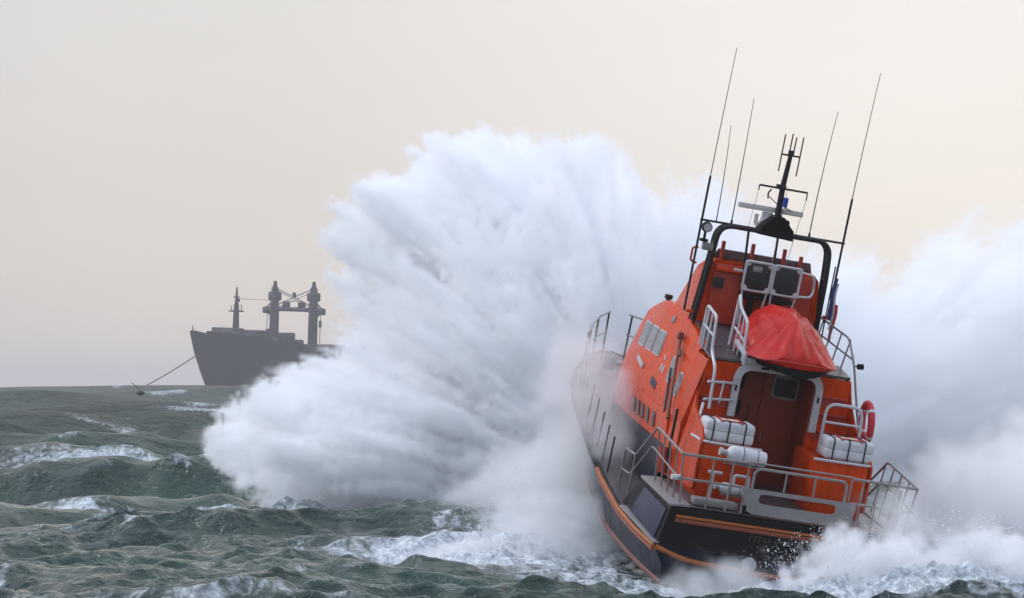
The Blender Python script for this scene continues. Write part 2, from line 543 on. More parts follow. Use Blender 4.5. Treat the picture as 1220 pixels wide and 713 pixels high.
# ------------------------------------------------------------------ mesh helpers
def fillet(pts, rad, n=5, closed=False):
    """round the corners of a polyline"""
    P = [Vector(p) for p in pts]
    out = []
    N = len(P)
    for i, p in enumerate(P):
        if not closed and i in (0, N - 1):
            out.append(p)
            continue
        a, b = P[i - 1] - p, P[(i + 1) % N] - p
        r = min(rad, a.length * 0.45, b.length * 0.45)
        if r < 1e-4:
            out.append(p)
            continue
        s, e_ = p + a.normalized() * r, p + b.normalized() * r
        for k in range(n + 1):
            t = k / n
            out.append((1 - t) ** 2 * s + 2 * t * (1 - t) * p + t * t * e_)
    return out


def tube(bm, pts, r, n=8, closed=False, taper=None, cap=True):
    P = [Vector(p) for p in pts]
    N = len(P)
    rings = []
    up = None
    for i, p in enumerate(P):
        if closed:
            d = (P[(i + 1) % N] - P[i - 1]).normalized()
        else:
            d = (P[min(i + 1, N - 1)] - P[max(i - 1, 0)]).normalized()
        if up is None:
            up = d.orthogonal().normalized()
        up = (up - d * up.dot(d)).normalized()
        sd = d.cross(up)
        rr_ = r if taper is None else r + (taper - r) * i / (N - 1)
        rings.append([bm.verts.new(p + (up * math.cos(2 * math.pi * k / n) + sd * math.sin(2 * math.pi * k / n)) * rr_) for k in range(n)])
    for i in range(N if closed else N - 1):
        A, B = rings[i], rings[(i + 1) % N]
        for k in range(n):
            bm.faces.new((A[k], A[(k + 1) % n], B[(k + 1) % n], B[k]))
    if cap and not closed:
        bm.faces.new(rings[0][::-1])
        bm.faces.new(rings[-1])


def box(bm, c, s, bev=0.0, rot=None, seg=2):
    M = Matrix.Translation(Vector(c))
    if rot is not None:
        M = M @ rot.to_4x4()
    M = M @ Matrix.Diagonal((*s, 1.0))
    vs = bmesh.ops.create_cube(bm, size=1.0, matrix=M)["verts"]
    if bev:
        es = {e_ for v in vs for e_ in v.link_edges}
        bmesh.ops.bevel(bm, geom=list(es), offset=bev, segments=seg, affect='EDGES', profile=0.5)


def loft(bm, rings, closed=True, cap=True):
    V = [[bm.verts.new(Vector(p)) for p in r] for r in rings]
    n = len(V[0])
    for a, b in zip(V[:-1], V[1:]):
        for k in range(n if closed else n - 1):
            f = (a[k], a[(k + 1) % n], b[(k + 1) % n], b[k])
            if len(set(f)) == 4:
                bm.faces.new(f)
    if cap:
        bm.faces.new(V[0][::-1])
        bm.faces.new(V[-1])
    return V


def plate(bm, pts, off, bev=0.0):
    """closed outline (3D, planar) extruded by the vector off"""
    off = Vector(off)
    a = [bm.verts.new(Vector(p)) for p in pts]
    b = [bm.verts.new(Vector(p) + off) for p in pts]
    n = len(a)
    fs = [bm.faces.new(a[::-1]), bm.faces.new(b)]
    for k in range(n):
        fs.append(bm.faces.new((a[k], a[(k + 1) % n], b[(k + 1) % n], b[k])))
    if bev:
        es = list({e_ for f in fs for e_ in f.edges})
        bmesh.ops.bevel(bm, geom=es, offset=bev, segments=2, affect='EDGES', profile=0.5)


def disc(bm, c, axis, r, h, n=24, r2=None):
    """short cylinder / cone frustum centred at c along axis"""
    ax = Vector(axis).normalized()
    c = Vector(c)
    tube(bm, [c - ax * h / 2, c + ax * h / 2], r, n, taper=r2)


def link(name, bm, m, parent=None, sharp=32.0, mw=None, smooth=True):
    bmesh.ops.remove_doubles(bm, verts=bm.verts, dist=1e-5)
    bmesh.ops.recalc_face_normals(bm, faces=bm.faces)
    me = bpy.data.meshes.new(name)
    bm.to_mesh(me)
    bm.free()
    if smooth and len(me.polygons):
        me.polygons.foreach_set("use_smooth", np.ones(len(me.polygons), bool))
        me.set_sharp_from_angle(angle=R(sharp))
    for x in (m if isinstance(m, (list, tuple)) else [m]):
        me.materials.append(x)
    o = bpy.data.objects.new(name, me)
    COL.objects.link(o)
    if parent is not None:
        o.parent = parent
    if mw is not None:
        o.matrix_world = mw
    return o


def part(name, m, parent, fn, **kw):
    bm = bmesh.new()
    fn(bm)
    return link(name, bm, m, parent, **kw)


def thing(name, label, cat, mw=None, group=None):
    o = bpy.data.objects.new(name, None)
    COL.objects.link(o)
    o.empty_display_size = 0.3
    if mw is not None:
        o.matrix_world = mw
    o["label"] = label
    o["category"] = cat
    if group:
        o["group"] = group
    return o


def copy_thing(root, mw, label):
    r = root.copy()
    COL.objects.link(r)
    r.matrix_world = mw
    r["label"] = label
    for ch in list(root.children):
        c = ch.copy()
        COL.objects.link(c)
        c.parent = r
        for g in list(ch.children):
            d = g.copy()
            COL.objects.link(d)
            d.parent = c
    return r


def mirror(pts):
    return [(-p[0], p[1], p[2]) for p in pts]


# ------------------------------------------------------------------ paints
ORANGE = mat("orange_paint", (0.62, 0.054, 0.002), 0.30, var=0.16, scale=2.0, bump=0.05, bscale=18, spec=.14, streak=.25)
RED = mat("red_paint", (0.40, 0.032, 0.010), 0.45, var=0.12)
WELL = mat("well_shaded_paint", (0.25, 0.026, 0.003), 0.5, var=0.15)  # dark red, deepened so the colour carries the shade of the recess
NAVY = mat("navy_paint", (0.005, 0.007, 0.020), 0.35, var=0.25, scale=2.0, spec=.16, streak=.4)
NAVYP = mat("navy_panel", (0.014, 0.019, 0.050), 0.45, var=0.2, spec=.3)
BLACK = mat("black_rubber", (0.009, 0.008, 0.009), 0.6, var=0.2, spec=.15)
DECK = mat("wet_grey_deck", (0.075, 0.066, 0.068), 0.35, var=0.2, scale=2.5, bump=0.15)
STRIPE = mat("orange_band", (0.36, 0.095, 0.010), 0.5, var=0.2)
STRIPE2 = mat("dark_red_band", (0.22, 0.045, 0.015), 0.5, var=0.2)
ANTIFOUL = mat("underbody_red", (0.20, 0.07, 0.05), 0.5, var=0.25)
WHITE = mat("white_paint", (0.58, 0.58, 0.59), 0.4, var=0.12)
RAILW = mat("white_rail", (0.52, 0.52, 0.54), 0.35, var=0.12)
RAILG = mat("steel_rail", (0.21, 0.195, 0.185), 0.4, var=0.2)
GREYP = mat("grey_plate", (0.22, 0.205, 0.20), 0.5, var=0.15)
GREYL = mat("light_grey_plate", (0.42, 0.42, 0.43), 0.45, var=0.12)
MAST = mat("dark_metal", (0.020, 0.018, 0.020), 0.5, var=0.2, spec=.3)
BROWN = mat("rust_brown", (0.16, 0.05, 0.025), 0.6, var=0.25)
GLASS = mat("dark_glass", (0.02, 0.022, 0.025), 0.08, var=0.05)
GLASSG = mat("salted_glass", (0.20, 0.20, 0.21), 0.22, var=0.25, scale=8)
COVER = mat("red_cover", (0.52, 0.013, 0.005), 0.32, var=0.10, scale=3.0, spec=.28, bump=0.3, bscale=7)
SEATB = mat("seat_black", (0.016, 0.016, 0.018), 0.55, var=0.2)
CANV = mat("cream_label", (0.72, 0.60, 0.42), 0.6, var=0.05)
STRAPR = mat("red_strap", (0.45, 0.03, 0.025), 0.6, var=0.1)
FLAGB = mat("flag_blue", (0.03, 0.04, 0.16), 0.7)
GOLD = mat("gold_mark", (0.035, 0.026, 0.014), 0.6)
RADAR = mat("radar_white", (0.62, 0.58, 0.54), 0.45, var=0.06)
BLUE = mat("blue_lamp", (0.02, 0.05, 0.35), 0.3)
PINK = mat("lifebuoy_red", (0.55, 0.02, 0.035), 0.45)

# ------------------------------------------------------------------ the lifeboat (x starboard, y forward, z up; z 0 at the belting of the stern)
POSE = Matrix.Translation((5.318, 56.907, 1.513)) @ Matrix.Rotation(R(11.106), 4, 'Z') @ Matrix.Rotation(R(9.833), 4, 'X') @ Matrix.Rotation(R(8.762), 4, 'Y')
boat = thing("lifeboat", "orange and navy lifeboat climbing a breaking wave, seen from its stern", "lifeboat", POSE)

ST = [  # y, sheer half-width, sheer z, chine half-width, chine z, keel z
    (0.0, 2.66, 0.00, 2.34, -0.72, -1.25), (1.2, 2.76, 0.06, 2.38, -0.72, -1.30), (2.5, 2.80, 0.15, 2.38, -0.72, -1.35),
    (4.5, 2.74, 0.38, 2.33, -0.68, -1.40), (6.0, 2.64, 0.55, 2.22, -0.60, -1.40), (8.0, 2.50, 0.85, 2.00, -0.45, -1.35),
    (10.0, 2.28, 1.08, 1.68, -0.22, -1.22), (12.0, 1.92, 1.25, 1.25, 0.05, -1.00), (14.0, 1.36, 1.37, 0.75, 0.35, -0.60),
    (15.6, 0.76, 1.44, 0.34, 0.65, -0.05), (16.6, 0.26, 1.47, 0.10, 0.90, 0.55), (17.0, 0.04, 1.49, 0.02, 1.05, 0.95)]


def interp(y, col):
    ys = [s[0] for s in ST]
    return float(np.interp(y, ys, [s[col] for s in ST]))


def hull_fn(bm):
    rings = []
    for y, w, z, wc, zc, zk in ST:
        mid = ((w + wc) / 2 - 0.05 * min(1, w), (z + zc) / 2)
        half = [(0, zk), (wc * 0.5, zk + (zc - zk) * 0.55), (wc, zc), (wc + 0.07 * min(1, wc), zc + 0.03), mid, (w, z), (w - min(0.1, w * .3), z + 0.012)]
        rings.append([(x, y, h) for x, h in half] + [(-x, y, h) for x, h in half[:0:-1]])
    loft(bm, rings)


hull = part("hull", NAVY, boat, hull_fn)


def deck_fn(bm):
    rings = []
    for y in np.linspace(0.02, 16.9, 40):
        w, z = interp(y, 1) - 0.09, interp(y, 2)
        w = max(w, 0.01)
        rings.append([(-w, y, z + 0.016), (0, y, z + 0.06 * min(1, w)), (w, y, z + 0.016), (w, y, z - 0.03), (-w, y, z - 0.03)])
    loft(bm, rings)


part("side_deck", DECK, boat, deck_fn)


def belt_fn(s, up, r, ya=0.0, yb=16.9):
    def f(bm):
        pts = [(s * (interp(y, 1) + 0.02), y, interp(y, 2) + up) for y in np.linspace(ya, yb, 30)]
        tube(bm, pts, r, 8)
    return f


for s in (-1, 1):
    part("belting", STRIPE, boat, belt_fn(s, -0.01, 0.042, 0.0, 5.2))
    part("belting", BLACK, boat, belt_fn(s, -0.01, 0.042, 5.2, 16.9))
    part("lower_belting", STRIPE2, boat, belt_fn(s, -0.085, 0.045, 0.0, 5.0))
    def chine_fn(bm, s=s):
        pts = [(s * (interp(y, 3) + 0.06), y, interp(y, 4)) for y in np.linspace(0.0, 14.0, 36)]
        tube(bm, pts, 0.05, 6)
    part("spray_rail", ANTIFOUL, boat, chine_fn)

# raised block at the stern with its blue side panels
def block_fn(bm):
    loft(bm, [[(-2.62, y0, z0), (2.62, y0, z0), (2.46, y1, z1), (-2.46, y1, z1)] for (y0, z0, y1, z1) in
              ((0.012, 0.02, 0.012, 0.80),) ] + [[(-2.66, 3.05, 0.16), (2.66, 3.05, 0.16), (2.47, 2.38, 0.86), (-2.47, 2.38, 0.86)]])


block = part("stern_block", BLACK, boat, block_fn, sharp=20)


def side_pt(s, u, v, d=0.0):
    """point on the block's sloping side: u 0 aft to 1 forward, v 0 low to 1 high"""
    lo = Vector((-2.62, 0.012, 0.02)).lerp(Vector((-2.66, 3.05, 0.16)), u)
    hi = Vector((-2.46, 0.012, 0.80)).lerp(Vector((-2.47, 2.38, 0.86)), u)
    p = lo.lerp(hi, v)
    p.x -= d
    return (p.x * -s, p.y, p.z)


for s in (-1, 1):
    def pan(bm, s=s):
        plate(bm, [side_pt(s, .07, .10, .004), side_pt(s, .74, .10, .004), side_pt(s, .80, .88, .004), side_pt(s, .07, .86, .004)], (s * 0.03, 0, 0.006), 0.012)
    part("side_panel", NAVYP, block, pan)
    def lip(bm, s=s):
        plate(bm, [(s * 2.50, -0.02, 0.805), (s * 2.52, 2.40, 0.865), (s * 2.12, 2.42, 0.885), (s * 2.10, -0.02, 0.825)], (0, 0, 0.05), 0.012)
    part("coaming_strip", GREYP, block, lip)
    def ledge(bm, s=s):
        plate(bm, [(s * 2.70, 0.0, 0.03), (s * 2.80, 2.6, 0.18), (s * 2.60, 2.6, 0.19), (s * 2.56, 0.0, 0.04)], (0, 0, 0.035), 0.01)
    part("side_ledge", GREYP, block, ledge)


def stern_deck_fn(bm):
    plate(bm, [(-2.08, 0.02, 0.824), (2.08, 0.02, 0.824), (2.10, 2.42, 0.888), (-2.10, 2.42, 0.888)], (0, 0, 0.02))


part("stern_deck", DECK, block, stern_deck_fn)
part("transom_band", STRIPE, boat, lambda bm: box(bm, (0, -0.005, 0.625), (4.68, 0.06, 0.05), 0.015))
part("transom_band", STRIPE2, boat, lambda bm: box(bm, (0, -0.003, 0.545), (4.70, 0.06, 0.085), 0.02))
part("transom_band", STRIPE, boat, lambda bm: tube(bm, fillet([(-2.64, -0.01, -0.02), (-2.0, -0.02, -0.22), (0, -0.02, -0.30), (2.0, -0.02, -0.22), (2.64, -0.01, -0.02)], .3), 0.05))
part("exhaust_cover", GREYL, boat, lambda bm: disc(bm, (-0.71, -0.02, -0.12), (0, 1, 0), 0.145, 0.08, 28))
part("exhaust_cover", GREYL, boat, lambda bm: disc(bm, (0.71, -0.02, -0.12), (0, 1, 0), 0.145, 0.08, 28))


def marks_fn(bm):
    rnd = random.Random(3)
    x = -0.78
    while x < 0.78:
        w = rnd.uniform(0.05, 0.08)
        box(bm, (x, -0.002, 0.40), (w * 0.35, 0.016, 0.10))
        box(bm, (x + w * 0.4, -0.002, 0.40 + rnd.choice((-.04, 0, .04))), (w * 0.7, 0.014, 0.025))
        x += w * 1.7
part("worn_lettering", GOLD, boat, marks_fn)

# ---- deckhouse: lofted cross-sections
def sec(y, pts):
    return [(x, y, z) for x, z in pts] + [(-x, y, z) for x, z in pts[::-1]]


def wall_x(z):                                           # the sloping cabin side
    return 1.85 - (z - 2.05) * 0.2308


coam = part("navy_coaming", NAVY, boat, lambda bm: loft(bm, [
    sec(3.47, [(1.90, 0.22), (1.865, 1.42)]), sec(5.0, [(1.90, 0.38), (1.865, 1.42)]),
    sec(7.4, [(1.88, 0.7), (1.86, 1.46)]), sec(9.2, [(1.66, 0.95), (1.62, 1.50)])]))


def lower_fn(bm):
    prof = lambda k, t: [(1.855 * k, 1.40 + t), (1.905 * k, 2.00 + t), (1.87 * k, 2.07 + t)]
    loft(bm, [sec(3.47, prof(1, .01)), sec(7.2, prof(1, .06)), sec(8.3, prof(.955, .09)), sec(9.25, [(1.60, 1.48), (1.58, 2.06), (1.52, 2.12)])])


house = part("deckhouse", ORANGE, boat, lower_fn)


def cabin_fn(bm):
    def s_(y, top, k=1.0, cr=0.09, zb=2.06):
        xt = wall_x(top - cr) * k
        return sec(y, [(wall_x(zb) * k, zb), (xt, top - cr), (xt - cr * 0.9, top), (xt * 0.5, top + 0.03)])
    loft(bm, [s_(3.47, 3.56), s_(4.5, 3.78), s_(6.4, 4.03), s_(7.4, 3.98), s_(8.15, 3.72, .985),
              s_(8.45, 3.40, .96), s_(9.1, 2.55, .88)])


cabin = part("wheelhouse", ORANGE, boat, cabin_fn)


# openings on the sloping sides: frame + glass, a little proud
def side_window(name, s, y0, y1, z0, z1, m, skew=0.0, rad=0.06, frame=GREYL, parent=None):
    def outline(e_, d):
        pts = []
        for y, z in ((y0 - e_, z0 - e_), (y1 + e_, z0 - e_), (y1 + e_, z1 + e_), (y0 - e_, z1 + e_)):
            pts.append(Vector((0, y + skew * (z - z0), z)))
        P = fillet(pts, rad + e_, 4, True)
        return [(s * (wall_x(p.z) + d), p.y, p.z) for p in P]
    f = part(name, frame, parent or cabin, lambda bm: plate(bm, outline(0.035, -0.02), (s * 0.032, 0, 0.007), 0.0))
    part("pane", m, f, lambda bm: plate(bm, outline(0.0, -0.01), (s * 0.034, 0, 0.008), 0.0))
    return f


for s in (-1, 1):
    for y0, y1 in ((5.98, 6.52), (6.64, 7.16), (7.28, 7.78)):
        side_window("window", s, y0, y1, 2.93, 3.40, GLASSG, 0.10)
    side_window("oval_window", s, 4.46, 4.76, 2.60, 3.09, GLASSG, 0.20, 0.13)
    side_window("oval_window", s, 3.66, 3.92, 2.45, 2.88, GLASSG, 0.15, 0.12)
    part("side_hatch", GREYP, cabin, lambda bm, s=s: plate(bm, [(s * (wall_x(z) + .0), y, z) for y, z in ((5.86, 3.70), (6.08, 3.66), (6.12, 3.78), (5.90, 3.82))], (s * 0.02, 0, 0.006)))
    # pale emblem marks on the side
    part("emblem", NAVYP, cabin, lambda bm, s=s: plate(bm, [(s * (wall_x(z) + .0), y, z) for y, z in ((5.25, 2.28), (5.75, 2.34), (5.78, 2.50), (5.28, 2.44))], (s * 0.012, 0, 0.003)))
    def wm(bm, s=s):
        for y, z, h in ((5.18, 2.66, .16), (5.36, 2.68, .16), (5.38, 2.92, .10)):
            plate(bm, [(s * (wall_x(zz) + .0), yy, zz) for yy, zz in ((y, z), (y + .10, z + .01), (y + .12, z + h), (y + .02, z + h))], (s * 0.012, 0, 0.003))
    part("pale_mark", GREYL, cabin, wm)
    for y in (4.45, 4.98, 5.42, 5.80, 6.2):
        def ph(bm, s=s, y=y):
            P = fillet([(0, y, 1.60), (0, y + .22, 1.61), (0, y + .22, 1.93), (0, y, 1.92)], .06, 4, True)
            plate(bm, [(s * (1.855 + (p.z - 1.4) * .083 - .01), p.y, p.z) for p in P], (s * 0.03, 0, 0))
        w_ = part("porthole", GLASS, house, ph)
    # white flap by the front window, front dark window of the lower house
    part("white_flap", GREYL, cabin, lambda bm, s=s: plate(bm, [(s * (wall_x(z) + .003), y, z) for y, z in ((6.7, 2.50), (7.35, 2.62), (7.35, 2.72), (6.7, 2.60))], (s * 0.03, 0, 0.007)))


def front_win(bm):
    for x0, x1 in ((-1.30, -0.45), (-0.38, 0.38), (0.45, 1.30)):
        P = []
        for x, t in ((x0, .08), (x1, .08), (x1, .9), (x0, .9)):
            a, b = Vector((0, 9.0, 2.68)), Vector((0, 8.47, 3.37))
            p = a.lerp(b, t)
            P.append((x * (1 - .05 * t), p.y + .012, p.z))
        plate(bm, P, (0, 0.025, 0.02))
part("windscreen", GLASS, cabin, front_win)
part("front_window", GLASS, house, lambda bm: box(bm, (0, 9.255, 1.86), (2.6, 0.04, 0.34), 0.015))
part("visor", WHITE, cabin, lambda bm: plate(bm, [(-1.34, 8.30, 3.63), (1.34, 8.30, 3.63), (1.25, 8.62, 3.50), (-1.25, 8.62, 3.50)], (0, 0, 0.05), 0.01))
part("roof_lamp", MAST, cabin, lambda bm: (disc(bm, (-1.2, 7.7, 3.93), (0, 0, 1), .05, .14, 12), box(bm, (-1.2, 7.7, 4.03), (.16, .14, .1), .02)))

# wings carrying the side walls aft beyond the cabin face
for s in (-1, 1):
    def wing(bm, s=s):
        P = fillet([(0, 2.66, 3.46), (0, 2.95, 3.47), (0, 2.64, 3.05), (0, 2.28, 2.50), (0, 1.30, 2.20), (0, 1.10, 2.0), (0, 1.10, 1.0), (0, 2.66, 1.0)], .10, 3, True)
        plate(bm, [(s * (wall_x(max(p.z, 1.9)) - 0.05 + 0.006 - 0.07 * max(0, min(1, (2.6 - p.y) / 1.5))), p.y, p.z) for p in P], (s * 0.045, 0, 0.0))
    part("side_wing", ORANGE, boat, wing, sharp=25)
    # lockers at the foot of the cabin, a white grab rail along each top edge
    def locker(bm, s=s):
        plate(bm, [(s * x, y, .87) for x, y in ((0.62, 1.12), (1.74, 1.12), (1.80, 2.61), (0.62, 2.61))], (0, 0, 1.075), 0.03)
    lk = part("stern_locker", ORANGE, boat, locker)
    part("grab_rail", RAILW, lk, lambda bm, s=s: tube(bm, fillet([(s * 1.83, 1.75, 1.985), (s * 1.76, 1.09, 1.985), (s * 0.55, 1.07, 1.975)], .12), 0.028))
    part("locker_door", ORANGE, lk, lambda bm, s=s: box(bm, (s * 1.18, 1.115, 1.40), (.72, 0.03, .62), 0.012))
    part("handle", RAILG, lk, lambda bm, s=s: tube(bm, fillet([(s * 1.18 - .1, 1.095, 1.62), (s * 1.18 - .1, 1.03, 1.62), (s * 1.18 + .1, 1.03, 1.62), (s * 1.18 + .1, 1.095, 1.62)], .03), 0.014))

# the aft face: orange walls with steps either side of the doorway, dark red well with its shade painted in
for s in (-1, 1):
    aw = part("aft_wall", ORANGE, boat, lambda bm, s=s: plate(bm, [(s * .80, 2.612, .87), (s * 1.85, 2.612, .87), (s * 1.85, 2.612, 2.05), (s * 1.535, 2.612, 3.42), (s * .80, 2.612, 3.44)], (0, 0.85, 0.03)))
    for z, w in ((2.32, 1.66), (2.68, 1.58), (3.03, 1.50)):
        part("step", RED, aw, lambda bm, s=s, z=z, w=w: (box(bm, (s * (0.86 + w) / 2, 2.575, z), (w - .86, .07, .05), .012), box(bm, (s * (0.86 + w) / 2, 2.605, z - .11), (w - .92, .012, .14))))
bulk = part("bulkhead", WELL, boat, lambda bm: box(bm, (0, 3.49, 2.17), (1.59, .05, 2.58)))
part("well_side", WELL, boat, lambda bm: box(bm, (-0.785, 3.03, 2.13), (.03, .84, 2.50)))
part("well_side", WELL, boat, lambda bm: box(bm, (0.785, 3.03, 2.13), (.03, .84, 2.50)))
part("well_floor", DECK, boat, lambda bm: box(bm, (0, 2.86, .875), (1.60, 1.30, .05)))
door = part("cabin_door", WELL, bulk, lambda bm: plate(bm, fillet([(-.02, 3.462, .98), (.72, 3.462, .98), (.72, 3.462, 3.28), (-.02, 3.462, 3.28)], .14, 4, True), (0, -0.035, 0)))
def win_ring(x0, x1, z0, z1, y, r, d):
    return fillet([(x0, y, z0), (x1, y, z0), (x1, y, z1), (x0, y, z1)], r, 5, True)
part("window_frame", GREYP, bulk, lambda bm: plate(bm, win_ring(.15, .72, 2.74, 3.22, 3.426, .10, 0), (0, -0.03, 0)))
part("window_pane", GLASS, bulk, lambda bm: plate(bm, win_ring(.20, .67, 2.79, 3.17, 3.395, .07, 0), (0, -0.012, 0)))
part("dark_square", BLACK, bulk, lambda bm: box(bm, (-.58, 3.42, 3.0), (.26, .10, .30), .02))  # black squares standing in for two dark recesses
part("dark_square", BLACK, bulk, lambda bm: box(bm, (-.58, 3.42, 2.44), (.28, .10, .30), .02))
part("door_handle", RAILG, bulk, lambda bm: tube(bm, fillet([(.08, 3.43, 2.0), (.08, 3.36, 2.0), (.08, 3.36, 1.8), (.08, 3.43, 1.8)], .03), .014))
part("well_hose", BROWN, bulk, lambda bm: tube(bm, [(-.25, 3.42, 1.1), (-.27, 3.40, 1.8), (-.22, 3.42, 2.5)], .018))

# white frame round the doorway
def door_frame(bm):
    zs = 2.36
    P = fillet([(-.88, 2.52, zs), (-.88, 2.52, 3.42), (.88, 2.52, 3.42), (.88, 2.52, 2.28)], .34, 8)
    n = len(P)
    rings = []
    for i, p in enumerate(P):
        d = (P[min(i + 1, n - 1)] - P[max(i - 1, 0)]).normalized()
        nrm = Vector((d.z, 0, -d.x))
        a, b = p + nrm * .075, p - nrm * .075
        rings.append([a, a + Vector((0, .07, 0)), b + Vector((0, .07, 0)), b])
    loft(bm, rings)
frame = part("doorway_frame", RAILW, boat, door_frame, sharp=25)
for x in (-.35, .0, .35):
    part("frame_slot", BLACK, frame, lambda bm, x=x: box(bm, (x, 2.514, 3.42), (.16, .018, .045), .006))
for s in (-1, 1):
    part("frame_slot", BLACK, frame, lambda bm, s=s: box(bm, (s * .88, 2.514, 2.95), (.04, .018, .12), .006))
    part("cradle_leg", RAILW, frame, lambda bm, s=s: tube(bm, fillet([(s * .80, 2.55, 3.44), (s * .80, 2.50, 3.62), (s * .98, 2.8, 3.86)], .1), .055))
    part("cradle_block", GREYL, frame, lambda bm, s=s: box(bm, (s * .66, 2.50, 3.54), (.20, .14, .12), .02))

# upper deck with non-slip surface
part("upper_deck", DECK, boat, lambda bm: loft(bm, [[(-1.50, y, z), (1.50, y, z), (1.50, y, z + .05), (-1.50, y, z + .05)] for y, z in ((2.60, 3.452), (3.47, 3.56))]))
part("upper_deck", DECK, boat, lambda bm: loft(bm, [[(-w, y, z), (w, y, z), (w, y, z + .03), (-w, y, z + .03)] for y, z, w in ((3.47, 3.592, 1.34), (4.5, 3.812, 1.32), (4.98, 3.885, 1.30))]))

# ---- flying bridge
def fly_fn(bm):
    def r_(y, zb, zt, w0, w1):
        return [(-w0, y, zb), (w0, y, zb), (w1, y, zt - .12), (w1 * .9, y, zt), (-w1 * .9, y, zt), (-w1, y, zt - .12)]
    loft(bm, [r_(4.98, 3.80, 5.24, 1.36, 1.22), r_(5.35, 3.85, 5.27, 1.36, 1.21), r_(5.95, 3.95, 5.10, 1.35, 1.18), r_(6.75, 4.0, 4.12, 1.30, 1.22)])
fly = part("flying_bridge", ORANGE, boat, fly_fn, sharp=28)
part("console", RED, fly, lambda bm: box(bm, (0, 4.93, 4.55), (2.2, .10, 1.25), .03))
part("console_top", ORANGE, fly, lambda bm: box(bm, (-.35, 4.86, 5.06), (1.5, .22, .10), .03, Matrix.Rotation(R(-18), 3, 'X')))
part("instrument", MAST, fly, lambda bm: box(bm, (-1.0, 4.84, 4.78), (.24, .12, .22), .03))
part("instrument", WHITE, fly, lambda bm: box(bm, (-.60, 4.80, 5.11), (.26, .10, .05), .01))
part("instrument", MAST, fly, lambda bm: box(bm, (.15, 4.84, 4.70), (.36, .10, .16), .03))
part("wind_screen", GLASSG, fly, lambda bm: plate(bm, [(-1.12, 5.30, 5.25), (1.12, 5.30, 5.25), (1.02, 5.16, 5.46), (-1.02, 5.16, 5.46)], (0, .02, .01)))
for x, h in ((-.95, .40), (-.30, .44), (.40, .44), (.78, .34), (-1.22, .26)):
    part("red_post", RED, fly, lambda bm, x=x, h=h: disc(bm, (x, 5.12, 5.24 + h / 2), (0, .05, 1), .045, h, 14))
part("side_bracket", RED, fly, lambda bm: tube(bm, fillet([(-1.24, 5.9, 5.02), (-1.38, 5.9, 5.06), (-1.38, 5.9, 5.34), (-1.26, 5.9, 5.36)], .05), .025))

# seats: white square frames with black octagonal backs
for x in (-.26, .37):
    st = part("helm_seat", BLACK, boat, lambda bm, x=x: (disc(bm, (x, 4.72, 4.2), (0, 0, 1), .07, .75, 14), box(bm, (x, 4.78, 4.62), (.5, .42, .10), .04)))
    def fr(bm, x=x):
        tube(bm, fillet([(x - .29, 4.55, 4.76), (x + .29, 4.55, 4.76), (x + .29, 4.53, 5.36), (x - .29, 4.53, 5.36)], .06, 4, True), .03, 8, True)
        for sx in (-1, 1):
            tube(bm, [(x + sx * .27, 4.56, 4.78), (x + sx * .2, 4.70, 4.0)], .022)
            for zz in (4.80, 5.32):
                box(bm, (x + sx * .25, 4.54, zz), (.12, .03, .12), .01)
    part("seat_frame", RAILW, st, fr)
    def bk(bm, x=x):
        w, h, c = .25, .28, .10
        o_ = [(-w + c, -h), (w - c, -h), (w, -h + c), (w, h - c), (w - c, h), (-w + c, h), (-w, h - c), (-w, -h + c)]
        plate(bm, [(x + a, 4.515, 5.06 + b) for a, b in o_], (0, .08, 0), .02)
    part("seat_back", SEATB, st, bk)
    if x < 0:
        part("seat_patch", GREYP, st, lambda bm, x=x: box(bm, (x - .04, 4.508, 5.22), (.20, .014, .12), .005))
part("seat_rail", RAILW, boat, lambda bm: tube(bm, fillet([(.66, 4.55, 5.30), (.98, 4.60, 5.26), (1.05, 4.7, 4.95), (.98, 4.62, 4.80), (.66, 4.56, 4.78)], .12), .026))

# ---- arch, mast, aerials
arch = None
for y, r in ((4.72, .055), (4.95, .045)):
    a_ = part("arch", MAST, boat, lambda bm, y=y, r=r: tube(bm, fillet([(-1.34, y + .25, 3.9), (-1.27, y, 5.3), (-1.22, y, 6.0), (1.22, y, 6.0), (1.27, y, 5.3), (1.36, y + .25, 3.9)], .42, 8), r, 10))
    arch = arch or a_
for s in (-1, 1):
    for z in (5.2, 5.6):
        part("arch_tie", MAST, arch, lambda bm, s=s, z=z: tube(bm, [(s * 1.26, 4.72, z), (s * 1.26, 4.95, z)], .03))
part("arch_strut", MAST, arch, lambda bm: (tube(bm, [(-.55, 4.85, 5.97), (-.50, 4.75, 4.8)], .028), tube(bm, [(.10, 4.85, 5.97), (.12, 4.75, 4.8)], .028)))
part("aerial_bar", MAST, arch, lambda bm: tube(bm, [(-1.64, 4.80, 6.03), (1.55, 4.80, 6.03)], .024))
part("mast_box", BLACK, arch, lambda bm: loft(bm, [[(-.40 * k, y, 5.94), (.40 * k, y, 5.90), (.38 * k, y, 6.10), (.12 * k, y, 6.36), (-.12 * k, y, 6.36), (-.36 * k, y, 6.14)] for y, k in ((4.62, .9), (4.72, 1), (5.0, 1), (5.1, .9))]))
mast = part("mast", MAST, boat, lambda bm: (tube(bm, [(.02, 4.86, 6.0), (-.02, 4.80, 7.0)], .075, 12, taper=.06), tube(bm, [(-.02, 4.80, 7.0), (.0, 4.74, 7.72)], .06, 12, taper=.045)))
part("crosstree", MAST, mast, lambda bm: (tube(bm, [(-.53, 4.78, 6.95), (.53, 4.78, 6.95)], .022), tube(bm, [(.53, 4.78, 6.95), (.53, 4.78, 6.78)], .014), tube(bm, [(-.53, 4.78, 6.95), (-.53, 4.78, 6.84)], .014), box(bm, (-.06, 4.78, 6.98), (.2, .14, .10), .02)))
